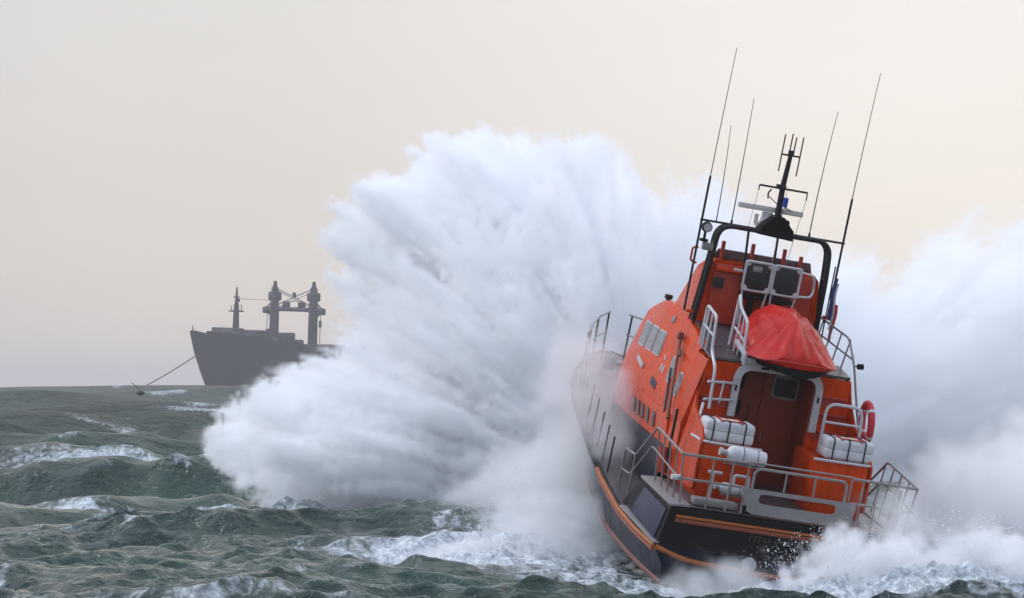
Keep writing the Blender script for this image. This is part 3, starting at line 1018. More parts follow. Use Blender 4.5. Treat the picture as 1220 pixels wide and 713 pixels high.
part("halyard", GREYP, mast, lambda bm: (tube(bm, [(-.53, 4.78, 6.84), (-.60, 4.75, 6.05)], .005), tube(bm, [(.53, 4.78, 6.78), (.30, 4.65, 5.2), (.05, 4.6, 4.2)], .006), tube(bm, [(.08, 4.74, 7.0), (.0, 4.6, 5.0)], .006)))
part("mast_head", MAST, mast, lambda bm: (tube(bm, [(-.21, 4.74, 7.66), (.21, 4.74, 7.66)], .02), box(bm, (0, 4.74, 7.72), (.12, .10, .10), .02)))
for x, z0, z1 in ((-.20, 7.30, 8.08), (-.04, 7.70, 8.12), (.05, 7.70, 8.06), (.20, 7.25, 8.08)):
    part("short_aerial", BROWN, mast, lambda bm, x=x, z0=z0, z1=z1: tube(bm, [(x, 4.74, z0), (x, 4.72, z1)], .016))
part("wind_vane", MAST, mast, lambda bm: (tube(bm, [(-.06, 4.78, 6.6), (-.28, 4.76, 6.74)], .010), tube(bm, fillet([(-.30, 4.76, 6.70), (-.32, 4.76, 6.82), (-.26, 4.76, 6.90)], .04), .018)))
part("blue_lamp", BLUE, mast, lambda bm: disc(bm, (.07, 4.70, 6.68), (0, 0, 1), .055, .20, 16))
part("lamp_dish", GREYP, mast, lambda bm: disc(bm, (.16, 4.70, 6.54), (.3, 0, 1), .09, .03, 16))
part("horn", BLACK, mast, lambda bm: disc(bm, (.13, 4.62, 6.26), (0, -1, 0), .05, .16, 16, r2=.075))
part("mast_stay", MAST, mast, lambda bm: tube(bm, fillet([(-.02, 4.8, 6.5), (.16, 4.7, 6.2), (.18, 4.65, 5.95)], .1), .018))
rad = part("radar_scanner", RADAR, boat, lambda bm: box(bm, (-.14, 4.95, 6.47), (1.42, .12, .115), .02))
part("scanner_turret", GREYL, rad, lambda bm: (disc(bm, (-.18, 4.98, 6.27), (0, 0, 1), .15, .26, 20, r2=.11), box(bm, (-.20, 4.98, 6.12), (.40, .30, .08), .02)))
part("side_lamp", RADAR, arch, lambda bm: disc(bm, (-.46, 4.80, 6.24), (0, 0, 1), .045, .20, 14))
lamp = part("searchlight", BLACK, boat, lambda bm: (disc(bm, (-1.50, 4.66, 5.90), (-.1, -1, 0), .115, .15, 20, r2=.10), tube(bm, [(-1.50, 4.74, 5.82), (-1.50, 4.74, 5.62)], .03), box(bm, (-1.50, 4.74, 5.62), (.16, .14, .06), .01)))
part("lamp_lens", GREYL, lamp, lambda bm: disc(bm, (-1.508, 4.585, 5.90), (-.1, -1, 0), .085, .02, 20))
part("lamp_bracket", GREYP, lamp, lambda bm: (box(bm, (-1.38, 4.74, 5.50), (.26, .12, .16), .02), tube(bm, [(-1.50, 4.74, 5.62), (-1.45, 4.74, 5.50)], .03)))


def whip(x, y, z0, z1, r0, lean, thick_to=None):
    def f(bm):
        h = z1 - z0
        pts = [(x + lean * (k / 10) ** 2, y, z0 + h * k / 10) for k in range(11)]
        if thick_to:
            tube(bm, [(x, y, z0), (x, y, z0 + (z1 - z0) * .02), (x + lean * ((thick_to - z0) / h) ** 2, y, thick_to)], .026, 8)
        tube(bm, pts, r0, 6, taper=r0 * .45)
    return part("whip_aerial", MAST, boat, f)


whip(-1.60, 4.86, 4.10, 9.66, .014, .05, 6.95)
whip(1.52, 4.86, 4.42, 9.68, .014, .10, 6.98)
whip(-1.28, 4.86, 6.02, 8.06, .012, -.08)
whip(-.95, 4.86, 6.02, 8.70, .013, -.03, 6.12)
whip(.77, 4.86, 6.02, 8.73, .013, .10, 6.12)
for s in (-1, 1):
    part("aerial_foot", ORANGE, cabin, lambda bm, s=s: box(bm, (s * 1.50, 4.85, 4.10 if s < 0 else 4.42), (.16, .22, .06), .015))

# ---- ladder hand rails up to the upper deck (port pair seen in full)
def hand_rail(x, s, top):
    def f(bm):
        P = [(s * x, 3.55, 3.58), (s * x, 3.50, 4.42), (s * x, 2.72, 4.30), (s * x, 2.62, 3.62), (s * (x - .02), 2.20, 3.32), (s * (x - .02), 2.10, 2.50)]
        tube(bm, fillet(P, .12, 5), .032)
        tube(bm, [(s * x, 3.53, 4.02), (s * x, 2.68, 3.90)], .025)
        for k in (.25, .62):
            y = 3.52 - .80 * k
            tube(bm, [(s * x, y, 4.42 - .13 * k), (s * x, y + .05, 3.56)], .024)
    return f


for s in (-1, 1):
    if s < 0:
        part("ladder_rail", RAILW, boat, hand_rail(1.50, s, 0))
    else:
        continue
    part("ladder_rail", RAILW, boat, lambda bm, s=s: (
        tube(bm, fillet([(s * .84, 3.7, 3.62), (s * .80, 3.72, 4.75), (s * .82, 3.46, 4.50), (s * .84, 2.70, 4.28), (s * .84, 2.58, 3.50)], .12, 5), .032),
        tube(bm, [(s * .83, 3.55, 4.05), (s * .84, 2.66, 3.88)], .025),
        tube(bm, [(s * .83, 3.30, 4.42), (s * .84, 3.3, 3.55)], .022), tube(bm, [(s * .84, 3.0, 4.34), (s * .84, 3.0, 3.52)], .022)))
    if s < 0:
        part("ladder_bar", RAILW, boat, lambda bm: (tube(bm, [(-1.60, 2.12, 3.04), (-.90, 2.45, 3.04)], .028), tube(bm, [(-1.62, 2.10, 2.68), (-.90, 2.45, 2.70)], .028), tube(bm, [(-1.22, 2.28, 3.08), (-1.24, 2.28, 2.62)], .02)))

gr = part("guard_rail", RAILG, boat, lambda bm: (
    tube(bm, fillet([(1.44, 5.60, 4.02), (1.46, 5.60, 4.40), (1.58, 3.40, 4.22), (1.62, 2.90, 3.75), (1.70, 2.55, 3.05), (1.80, 2.2, 2.30)], .2, 6), .024),
    tube(bm, [(1.47, 5.4, 4.06), (1.60, 3.02, 3.84)], .02)))
for y in (5.0, 4.4, 3.85, 3.3):
    part("rail_post", RAILG, gr, lambda bm, y=y: tube(bm, [(1.46 + (5.6 - y) * .054, y, 4.40 - (5.6 - y) * .082), (1.40 + (5.6 - y) * .04, y + .02, 3.95 - (5.6 - y) * .17)], .018))
part("rail_lamp", BLACK, gr, lambda bm: (disc(bm, (1.78, 2.95, 3.72), (1, 0, .1), .06, .12, 14), tube(bm, [(1.63, 2.9, 3.72), (1.76, 2.95, 3.72)], .015)))

# ---- hoops round the raft stowage
for s in (-1, 1):
    if s > 0:
        part("raft_hoop", RAILW, boat, lambda bm: (tube(bm, fillet([(.90, 1.95, 2.0), (.90, 1.95, 3.0), (1.66, 1.95, 3.0), (1.72, 1.95, 2.0)], .22, 6), .034), tube(bm, [(.90, 1.95, 2.62), (1.69, 1.95, 2.62)], .026)))
    else:
        part("raft_hoop", RAILW, boat, lambda bm: tube(bm, fillet([(-1.62, 2.08, 2.6), (-1.70, 1.9, 2.3), (-1.70, 1.9, 1.95)], .1), .03))

# ---- stern and quarter rails
def rail_y(k):
    return k


RZ, MZ = 1.84, 1.36
quart = []
for s in (-1, 1):
    top = [(s * 2.42, .03, RZ), (s * 2.45, 2.05, RZ + .14), (s * 2.46, 3.30, 1.16), (s * 2.46, 4.15, 1.14), (s * 2.46, 4.20, .40)]
    mid = [(s * 2.42, .06, MZ), (s * 2.45, 2.20, MZ + .20), (s * 2.46, 3.48, .72), (s * 2.46, 4.18, .70)]
    qr = part("quarter_rail", RAILG, boat, lambda bm, top=top, mid=mid: (tube(bm, fillet(top, .10), .025), tube(bm, fillet(mid, .10), .020)))
    for y in (.04, .55, 1.05, 1.55, 2.05):
        part("rail_post", RAILG, qr, lambda bm, y=y, s=s: tube(bm, [(s * 2.42, y, RZ + .07 * y), (s * 2.30, y + .02, .88)], .019))
    part("rail_post", RAILG, qr, lambda bm, s=s: tube(bm, [(s * 2.46, 3.32, 1.18), (s * 2.46, 3.34, .28)], .022))
sr = part("stern_rail", RAILG, boat, lambda bm: (
    tube(bm, [(-2.42, .03, RZ), (-1.06, .03, RZ + .01)], .030), tube(bm, [(1.06, .03, RZ + .01), (2.42, .03, RZ)], .030),
    tube(bm, [(-2.42, .05, MZ), (-1.10, .05, MZ)], .024), tube(bm, [(1.10, .05, MZ), (2.42, .05, MZ)], .024),
    tube(bm, [(-1.06, .05, RZ + .03), (1.06, .05, RZ + .03)], .020)))
for x in (-1.78, -1.38, -1.06, 1.06, 1.30, 1.62, 2.02):
    part("rail_post", RAILG, sr, lambda bm, x=x: tube(bm, [(x, .04, RZ), (x, .05, .84)], .019))
for x in (2.16, 2.26):
    part("rail_post", RAILG, sr, lambda bm, x=x: tube(bm, [(x, .5, 1.70), (x, .5, .86)], .04))
part("pale_knob", WHITE, sr, lambda bm: disc(bm, (-2.46, .10, MZ), (1, .2, 0), .055, .18, 14))

gate = part("stern_gate", RAILG, boat, lambda bm: (
    tube(bm, fillet([(-.95, -.03, .92), (-.95, -.03, 1.78), (.95, -.03, 1.78), (.95, -.03, .92)], .16, 6), .030),
    tube(bm, [(-.3, -.03, 1.78), (-.3, -.03, 1.34)], .022), tube(bm, [(.3, -.03, 1.78), (.3, -.03, 1.34)], .022)))
def slotted(bm):
    o_ = fillet([(-1.18, 0, 1.38), (1.22, 0, 1.38), (1.14, 0, .88), (-.92, 0, .88)], .06, 3, True)
    i_ = fillet([(-.78, 0, 1.30), (.80, 0, 1.30), (.80, 0, 1.10), (-.78, 0, 1.10)], .09, 5, True)
    def ring(P, y):
        return [Vector((p[0], y, p[2])) for p in P]
    # walk round by angle so the outer and inner outlines match
    c = Vector((0, 0, 1.16))
    def ray(P, a):
        d = Vector((math.cos(a) * 3, 0, math.sin(a)))
        best = None
        n = len(P)
        for k in range(n):
            p, q2 = P[k] - c, P[(k + 1) % n] - c
            e_ = q2 - p
            den = d.x * e_.z - d.z * e_.x
            if abs(den) < 1e-9:
                continue
            t = (p.x * e_.z - p.z * e_.x) / den
            u = (p.x * d.z - p.z * d.x) / den
            if t > 0 and -1e-6 <= u <= 1 + 1e-6:
                best = t if best is None else max(best, t)
        return c + d * best
    N = 64
    O = [ray(o_, 2 * math.pi * k / N) for k in range(N)]
    I = [ray(i_, 2 * math.pi * k / N) for k in range(N)]
    rr_ = []
    for k in list(range(N)):
        o0, i0 = O[k], I[k]
        rr_.append([Vector((o0.x, -.07, o0.z)), Vector((i0.x, -.07, i0.z)), Vector((i0.x, -.04, i0.z)), Vector((o0.x, -.04, o0.z))])
    V = [[bm.verts.new(p) for p in r] for r in rr_]
    for k in range(N):
        A, B = V[k], V[(k + 1) % N]
        for j in range(4):
            bm.faces.new((A[j], A[(j + 1) % 4], B[(j + 1) % 4], B[j]))
part("gate_plate", GREYP, gate, slotted)
for x in (-.45, .05, .55):
    part("gate_slat", GREYP, gate, lambda bm, x=x: box(bm, (x, -.03, 1.02), (.32, .025, .09), .01))
part("mooring_post", GREYL, boat, lambda bm: (tube(bm, [(-1.62, .5, .86), (-1.62, .5, 1.52)], .04), tube(bm, [(-1.72, .5, 1.50), (-1.44, .5, 1.50)], .03)))
part("mooring_post", GREYL, boat, lambda bm: tube(bm, fillet([(-.92, .35, .86), (-.92, .35, 1.52), (-1.22, .35, 1.52), (-1.22, .35, 1.34)], .05), .03))
part("deck_box", GREYP, boat, lambda bm: box(bm, (-1.55, .30, .93), (.9, .30, .14), .03))
part("fairlead", BLACK, boat, lambda bm: (box(bm, (-.95, .12, .92), (.16, .16, .14), .03), disc(bm, (-.72, .12, .95), (0, 0, 1), .09, .16, 14)))
part("winch", WHITE, boat, lambda bm: disc(bm, (-.80, .14, 1.06), (1, 0, 0), .07, .18, 14))

# side stanchions and bow pulpit
def stan(y, h, s=-1, m=None, r=.02):
    w, z = interp(y, 1) - .16, interp(y, 2)
    return part("stanchion", MAST, boat, lambda bm: tube(bm, [(s * w, y, z), (s * (w - .02), y, z + h)], r))
for s in (-1, 1):
    for y, h in ((4.95, .78), (5.75, .80), (6.6, .82), (7.5, .84), (8.5, .86), (9.6, .90)):
        stan(y, h, s)
for s in (-1, 1):
    pr = [(s * (interp(y, 1) - .16), y, interp(y, 2) + h) for y, h in ((10.6, 1.0), (12.0, 1.12), (13.5, 1.14), (15.0, 1.12), (16.3, 1.10))]
    mr_ = [(p[0], p[1], p[2] - .5) for p in pr]
    pl = part("bow_rail", RAILG, boat, lambda bm, pr=pr, mr_=mr_: (tube(bm, pr, .026), tube(bm, mr_, .02)))
    for y, h in ((10.6, 1.0), (11.9, 1.25), (13.4, 1.14), (14.9, 1.12), (16.2, 1.10)):
        part("rail_post", MAST, pl, lambda bm, y=y, h=h, s=s: tube(bm, [(s * (interp(y, 1) - .18), y, interp(y, 2)), (s * (interp(y, 1) - .16), y, interp(y, 2) + h)], .026))
part("windlass", GREYP, boat, lambda bm: (box(bm, (-.3, 13.6, 1.56), (.7, .5, .3), .06), disc(bm, (-.75, 13.6, 1.62), (1, 0, 0), .17, .3, 18)))
part("deck_vent", GREYP, boat, lambda bm: (disc(bm, (.15, 11.6, 1.5), (0, 0, 1), .12, .45, 16), disc(bm, (.15, 11.6, 1.75), (0, 0, 1), .2, .12, 18)))
part("deck_hatch", GREYP, boat, lambda bm: box(bm, (-.2, 12.4, 1.38), (.7, .7, .12), .05))
part("front_grab_rail", RAILW, boat, lambda bm: tube(bm, fillet([(-1.3, 9.2, 2.1), (-1.3, 9.25, 2.55), (-1.15, 9.0, 2.9)], .1), .02))

# stowed boom and strap on the cabin side
part("stowed_boom", BROWN, boat, lambda bm: (tube(bm, [(-1.60, 4.72, 3.50), (-1.98, 3.20, 2.02)], .035, 10), box(bm, (-1.60, 4.74, 3.56), (.13, .14, .16), .03), tube(bm, [(-1.62, 4.5, 3.3), (-1.72, 4.1, 3.22)], .03)))
part("dark_strap", MAST, boat, lambda bm: tube(bm, [(-1.70, 4.66, 2.86), (-1.89, 3.86, 2.05)], .026, 8))
part("red_bottle", RED, boat, lambda bm: disc(bm, (-1.98, 2.95, 1.20), (0, 0.15, 1), .12, .52, 18))
part("hose_pipe", BLACK, boat, lambda bm: tube(bm, [(-1.93, 2.75, 2.3), (-1.98, 2.6, 1.9), (-1.96, 2.7, 1.3)], .03))

# ---- things lashed to or carried on the boat
def raft_box(mw, label):
    t = thing("liferaft_canister", label, "liferaft", mw, "liferaft canisters on the stern lockers")
    part("shell", WHITE, t, lambda bm: (box(bm, (0, 0, .13), (1.02, .56, .25), .075, seg=3), box(bm, (0, 0, .31), (1.02, .56, .25), .075, seg=3)))
    for x in (-.36, -.04, .30):
        part("strap", BLACK, t, lambda bm, x=x: tube(bm, fillet([(x, -.29, .0), (x, -.29, .445), (x, .29, .445), (x, .29, .0)], .07), .014))
    part("webbing", STRAPR, t, lambda bm: (box(bm, (-.20, -.02, .447), (.05, .55, .014)), box(bm, (.22, -.02, .447), (.05, .55, .014)), box(bm, (.01, -.20, .450), (.45, .05, .014))))
    part("paper_label", CANV, t, lambda bm: box(bm, (.01, -.06, .448), (.34, .16, .012)))
    return t


r0 = raft_box(POSE @ Matrix.Translation((-1.22, 1.45, 1.985)), "white strapped liferaft box on the port locker, below the ladder rails")
copy_thing(r0, POSE @ Matrix.Translation((1.30, 1.45, 1.985)), "white strapped liferaft box on the starboard locker, under the white hoop")


def cover_boat():
    t = thing("covered_dinghy", "small inflatable dinghy under a shiny red cover above the cabin doorway", "dinghy", POSE @ Matrix.Translation((.14, 2.62, 3.68)) @ Matrix.Rotation(R(0), 4, 'Z'))
    def f(bm):
        # rings from the aft lip forward; sag between the ridge and the rim gives the taut folds
        rings = []
        N = 72
        prof = [  # y, half width, rim z, ridge z, fullness
            (-.84, .56, .05, .16, .1), (-.80, .66, .03, .24, .1), (-.68, .78, .01, .38, .12), (-.48, .88, .0, .58, .15), (-.22, .93, .0, .76, .2),
            (-.06, .94, .0, .86, .3), (.05, .94, .0, .89, .45), (.4, .94, .0, .95, .75), (.8, .93, .0, .98, .9), (1.2, .88, .02, .95, 1.1), (1.5, .74, .05, .85, 1.2), (1.75, .5, .1, .66, 1.2), (1.85, .25, .2, .48, 1.2)]
        dense = []
        for A, B in zip(prof[:-1], prof[1:]):
            for k in range(3):
                dense.append([A[i] + (B[i] - A[i]) * k / 3 for i in range(5)])
        dense.append(prof[-1])
        for y, w, z0, z1, fl in dense:
            ring = []
            for k in range(N + 1):
                u = -1 + 2 * k / N
                a = abs(u)
                tent = 1 - a
                dome = math.sqrt(max(0, 1 - a * a))
                h = tent * (1.3 - fl) / 1.3 * .95 + dome * fl / 1.3
                fold = (.034 * math.cos(u * 15 + y * 1.5) + .016 * math.cos(u * 31 + 4 * y)) * (a ** .4) * (1 - a ** 4)
                xx = w * math.copysign(a ** .85, u)
                ph, ds = math.atan2(xx, -(y - .05)), math.hypot(xx, y - .05)
                tri = abs(((ph * 2.4) % 1.0) * 2 - 1) - .5          # pleats fanning out from the peak
                fold = fold * .5 + .075 * tri * min(1, ds / .45) * (1 - a ** 5)
                ring.append((xx, y, z0 + (z1 - z0) * min(1, h) + fold))
            # tucked under the rim
            for k in range(N - 1, 0, -1):
                u = -1 + 2 * k / N
                ring.append((w * .9 * u, y, z0 - .10 * math.sqrt(max(0, 1 - u * u)) - .02))
            rings.append(ring)
        loft(bm, rings)
    part("cover", COVER, t, f, sharp=40)
    part("dinghy_hull", BLACK, t, lambda bm: loft(bm, [[(w * math.cos(a) * .9, y, -.10 + .16 * math.sin(a)) for a in [2 * math.pi * k / 16 for k in range(16)]] for y, w in ((-.78, .55), (-.4, .82), (.3, .9), (1.1, .8), (1.7, .35))]))
    part("rim_rope", STRAPR, t, lambda bm: tube(bm, fillet([(-.97, .7, .0), (-.95, -.1, -.02), (-.80, -.70, .0), (-.45, -.9, .04), (.45, -.9, .04), (.80, -.70, .0), (.95, -.1, -.02), (.97, .7, .0)], .2), .016))
cover_boat()


def cylinder(L, r, label, mw):
    t = thing("white_canister", label, "canister", mw, "white canisters by the port stern rail")
    def f(bm):
        pr = [(-L / 2, r * .45), (-L / 2 + r * .25, r * .8), (-L / 2 + r * .7, r), (L / 2 - r * .5, r), (L / 2 - r * .1, r * .9), (L / 2, r * .6)]
        loft(bm, [[(x, q2 * math.cos(a), q2 * math.sin(a)) for a in [2 * math.pi * k / 24 for k in range(24)]] for x, q2 in pr])
    part("body", WHITE, t, f, sharp=50)
    part("nozzle", GREYL, t, lambda bm: (disc(bm, (-L / 2 - r * .45, 0, 0), (1, 0, 0), r * .32, r * .95, 16), disc(bm, (-L / 2 - r * .8, 0, 0), (1, 0, 0), r * .5, r * .3, 16)))
    for x in (-.12 * L, .25 * L):
        part("band", GREYP, t, lambda bm, x=x: disc(bm, (x, 0, 0), (1, 0, 0), r * 1.03, .025, 24))
    part("bracket", RAILG, t, lambda bm: box(bm, (0, 0, -r * 1.05), (L * .7, r * 1.2, .03), .008))
    return t


cylinder(.80, .165, "large white canister with a pale nozzle, above the port stern rail", POSE @ Matrix.Translation((-.98, .62, 1.88)) @ Matrix.Rotation(R(3), 4, 'Y'))
cylinder(.52, .115, "small white canister lying low on the stern deck behind the rail", POSE @ Matrix.Translation((-1.14, .62, 1.19)) @ Matrix.Rotation(R(3), 4, 'Y'))


def buoy_ring(mw, label):
    t = thing("lifebuoy", label, "lifebuoy", mw)
    def f(bm):
        pts = [(0, .30 * math.cos(a), .38 * math.sin(a)) for a in [R(-60) + R(300) * k / 28 for k in range(29)]]
        pts = [(0, p[1] * -1, p[2]) for p in pts]
        tube(bm, pts, .075, 12)
    part("ring", PINK, t, f, sharp=60)
    for a in (40, 140, 220, 320):
        part("grip_band", WHITE, t, lambda bm, a=a: disc(bm, (0, -.30 * math.cos(R(a)), .38 * math.sin(R(a))), (0, math.sin(R(a)), math.cos(R(a))), .08, .06, 14))
    return t


buoy_ring(POSE @ Matrix.Translation((1.90, 2.25, 2.70)) @ Matrix.Rotation(R(-6), 4, 'Y'), "red lifebuoy hung outside the starboard wing, beyond the liferaft hoop")


def ensign():
    t = thing("furled_flag", "furled blue, white and red flag hanging against the dark starboard arch leg", "flag", POSE @ Matrix.Translation((1.50, 4.55, 4.3)))
    def strip(x0, w, m, nm, z0=0.0, z1=1.0):
        def f(bm):
            rings = []
            for k in range(9):
                z = z0 + (z1 - z0) * k / 8
                xo = x0 + .02 * math.sin(z * 7)
                rings.append([(xo, 0, z), (xo + w * .5, -.045, z), (xo + w, 0, z), (xo + w * .5, .03, z)])
            loft(bm, rings)
        part(nm, m, t, f, sharp=60)
    strip(-.10, .08, FLAGB, "blue_fold", .1, 1.0)
    strip(-.03, .06, WHITE, "white_fold", -.1, .9)
    strip(.02, .07, STRAPR, "red_fold", -.35, .45)
    part("flag_staff", MAST, t, lambda bm: tube(bm, [(-.13, 0, -.4), (-.13, 0, 1.25)], .016))
ensign()


# ------------------------------------------------------------------ the cargo ship riding at anchor far off
HULLM = mat("ship_hull", (0.014, 0.018, 0.045), 0.6, var=0.15, scale=.1)
SHIPG = mat("ship_gear", (0.024, 0.027, 0.052), 0.6, var=0.2, scale=.2)
SHIPW = mat("ship_house", (0.30, 0.29, 0.28), 0.6, var=0.1, scale=.2)
RUST = mat("chain_rust", (0.07, 0.05, 0.045), 0.7)


def ship():
    a = R(45)
    D = 1100.0
    k = D / 3460.0
    # local frame: y forward (bow at 0), x starboard
    hd = Vector((-math.cos(a), -math.sin(a), 0))
    sb = Vector((-math.sin(a), math.cos(a), 0))
    Mx = Matrix(((sb.x, hd.x, 0, (225 - 610) * k), (sb.y, hd.y, 0, D), (0, 0, 1, 0), (0, 0, 0, 1))) @ Matrix.Rotation(R(-2.4), 4, 'Y')
    t = thing("cargo_ship", "dark cargo ship with twin derrick posts, hazy on the horizon behind the spray", "ship", Mx)
    ZB, ZF, ZD = 25.2, 23.2, 17.6        # stem head, forecastle, main deck
    def hull_(bm):
        st = [  # y, deck half, deck z, waterline half, y shift of the waterline (rake)
            (0.0, .6, ZB, .3, -14), (-4, 5.0, ZB - .3, .8, -10.0), (-10, 10.0, ZB - .6, 3.2, -6.0), (-20, 14.5, ZF, 8.5, -4), (-30, 16.8, ZF - .3, 13.0, -2), (-38, 17.2, ZF - .4, 15.8, 0),
            (-38.5, 17.2, ZD, 16.8, 0), (-90, 17.2, ZD, 17.2, 0), (-170, 17.2, ZD, 17.2, 0), (-205, 15.0, ZD + 1, 11, 0), (-220, 10.0, ZD + 1.5, 4, 4)]
        rings = []
        for y, w, z, ww, sh in st:
            P = []
            for q2 in (0, .25, .5, .75, 1):
                f = q2 ** 1.6
                P.append((ww + (w - ww) * f, y + sh * (1 - q2) ** 1.3, -6 + (z + 6) * q2))
            rings.append(P + [(-x, yy, zz) for x, yy, zz in P[::-1]])
        loft(bm, rings)
    part("hull", HULLM, t, hull_, sharp=40)
    part("bulwark", HULLM, t, lambda bm: [tube(bm, [(s * 4.6, -4, ZB), (s * 9.8, -10, ZB - .1), (s * 14.3, -20, ZF + .6)], .5) for s in (-1, 1)])
    part("windlass_house", SHIPG, t, lambda bm: (box(bm, (0, -18, ZF + 1.6), (13, 5.5, 4.4), .3), box(bm, (-5, -14, ZF + 1.4), (5, 4, 3.4), .8), box(bm, (6, -25, ZF + 1.4), (6, 5, 3.4), .8)))
    part("vent_cowl", SHIPG, t, lambda bm: disc(bm, (-9, -31, ZF + 1.6), (0, 0, 1), 1.5, 4.5, 14, r2=1.0))
    part("vent_cowl", SHIPG, t, lambda bm: disc(bm, (4, -28.5, ZF + 1.2), (0, 0, 1), 1.0, 3.6, 14))
    fm = part("foremast", SHIPG, t, lambda bm: (tube(bm, [(0, -22, ZF), (0, -22, ZF + 13)], 1.45, 12, taper=.95), tube(bm, [(0, -22, ZF + 13), (0, -22, ZF + 19.5)], .75, 10, taper=.25)))
    part("crosstree", SHIPG, fm, lambda bm: (box(bm, (0, -22, ZF + 10.2), (6.4, 2.2, .6), .1), tube(bm, [(-3.0, -22, ZF + 10.2), (-3.0, -22, ZF + 13)], .15), tube(bm, [(2.9, -22, ZF + 10.2), (2.9, -22, ZF + 12.2)], .15)))
    part("crosstree", SHIPG, fm, lambda bm: box(bm, (0, -22, ZF + 15.6), (3.2, .8, .5), .1))
    part("mast_lamp", SHIPG, fm, lambda bm: disc(bm, (0, -22.9, ZF + 14.4), (0, 0, 1), .6, 1.4, 12))
    for y, ln in ((-68, 20), (-98, 22), (-128, 22)):
        part("hatch_coaming", SHIPG, t, lambda bm, y=y, ln=ln: box(bm, (0, y - 2, ZD + 1.6), (22, ln, 3.4), .3))
    part("deck_cargo", SHIPG, t, lambda bm: (box(bm, (-4, -43, ZD + 3.2), (16, 7, 4.4), .5), box(bm, (-8, -48, ZD + 2.2), (12, 6, 3.0), .5), box(bm, (5, -34, ZF + 1.2), (12, 5, 3.6), .5), box(bm, (-13.5, -36, ZF + .9), (4, 6, 3.2), .4)))
    part("rigging", SHIPG, fm, lambda bm: tube(bm, [(0, -22, ZF + 15), (-6, -50, ZD + 20)], .09, 5))
    part("deck_rail", SHIPG, t, lambda bm: [tube(bm, [(s * 17.1, -40, ZD + h), (s * 17.1, -180, ZD + h)], .12, 5) for s in (-1, 1) for h in (.7, 1.4)])
    part("bow_post", SHIPG, t, lambda bm: tube(bm, [(0, -1, ZB), (0, -1, ZB + 2.4)], .2, 6))
    X = 11.6
    Y0 = -51
    gp = part("goalpost_derrick", SHIPG, t, lambda bm: tube(bm, [(-X - 5.5, Y0, ZD + 17.0), (X + 5.5, Y0, ZD + 17.0)], 0.9, 10))
    for s in (-1, 1):
        kp = part("king_post", SHIPG, gp, lambda bm, s=s: (
            tube(bm, [(s * X, Y0, ZD - 1), (s * X, Y0, ZD + 19)], 1.95, 16, taper=1.8), tube(bm, [(s * X, Y0, ZD + 19), (s * X, Y0, ZD + 25.5)], 1.75, 16, taper=1.4), tube(bm, [(s * X, Y0, ZD + 25.5), (s * X, Y0, ZD + 28)], 1.0, 10, taper=.6),
            box(bm, (s * X, Y0, ZD + 22), (4.0, 4.0, 3.4), .5)))
        part("derrick_block", SHIPG, gp, lambda bm, s=s: (box(bm, (s * 4.6, Y0, ZD + 18.7), (2.6, 2.2, 2.4), .4), box(bm, (s * (X + 4.6), Y0, ZD + 16.4), (3.4, 2.2, 2.6), .5)))
        part("platform_brace", SHIPG, gp, lambda bm, s=s: (tube(bm, [(s * (X + 5.4), Y0, ZD + 16.6), (s * (X + 1.8), Y0, ZD + 14)], .35), tube(bm, [(s * (X + 5.4), Y0, ZD + 17), (s * (X + 1.5), Y0, ZD + 20)], .3)))
        part("cargo_hook", SHIPG, gp, lambda bm, s=s: (tube(bm, [(s * (X + 4.3), Y0, ZD + 15.6), (s * (X + 4.3), Y0, ZD + 4)], .14, 6), disc(bm, (s * (X + 4.3), Y0, ZD + 9.6 - 2 * s), (0, 0, 1), .55, 2.6, 10)))
        part("topping_wire", SHIPG, gp, lambda bm, s=s: (tube(bm, [(s * (X - 1), Y0, ZD + 25), (-s * (X - 1), Y0, ZD + 18.4)], .20, 6), tube(bm, [(s * (X - 1), Y0 - .6, ZD + 24), (-s * (X - 1.2), Y0 - .6, ZD + 17.6)], .13, 6)))
    part("gooseneck", SHIPG, gp, lambda bm: disc(bm, (0, Y0, ZD + 22.8), (0, 1, 0), .9, .6, 12))
    br = part("bridge_house", SHIPW, t, lambda bm: (box(bm, (0, -192, ZD + 8), (30, 16, 15), .3), box(bm, (0, -190, ZD + 17), (33, 9, 3.2), .3)))
    part("funnel", SHIPG, br, lambda bm: tube(bm, [(0, -204, ZD + 10), (0, -206, ZD + 24)], 3.2, 16, taper=2.6))
    for i in range(4):
        for x in range(-12, 13, 3):
            part("window", GLASS, br, lambda bm, i=i, x=x: box(bm, (x, -183.9, ZD + 3 + 3.4 * i), (1.5, .2, 1.2), .05))
    return t


ship()
ch = part("anchor_cable", RUST, None, lambda bm: tube(bm, [(-118.5 - 23.0 * u, 1096 - 30 * u, 16.6 - 15.5 * u - 0.7 * math.sin(math.pi * u)) for u in [i / 14 for i in range(15)]], .22, 8))
ch["label"] = "long anchor cable running down from the ship's bow into the sea"
ch["category"] = "cable"


def marker():
    t = thing("marker_buoy", "small dark buoy with a thin leaning staff on the horizon, left of the ship", "buoy", Matrix.Translation((-66.5, 520.0, 3.6)))
    part("float", BLACK, t, lambda bm: loft(bm, [[(r * math.cos(q2), r * math.sin(q2), z) for q2 in [2 * math.pi * i / 16 for i in range(16)]] for z, r in ((-.5, .3), (-.3, .6), (0, .75), (.2, .6), (.35, .2))]))
    part("staff", BLACK, t, lambda bm: tube(bm, [(0, 0, .4), (-1.5, 0, 1.8)], .07, 6))
marker()


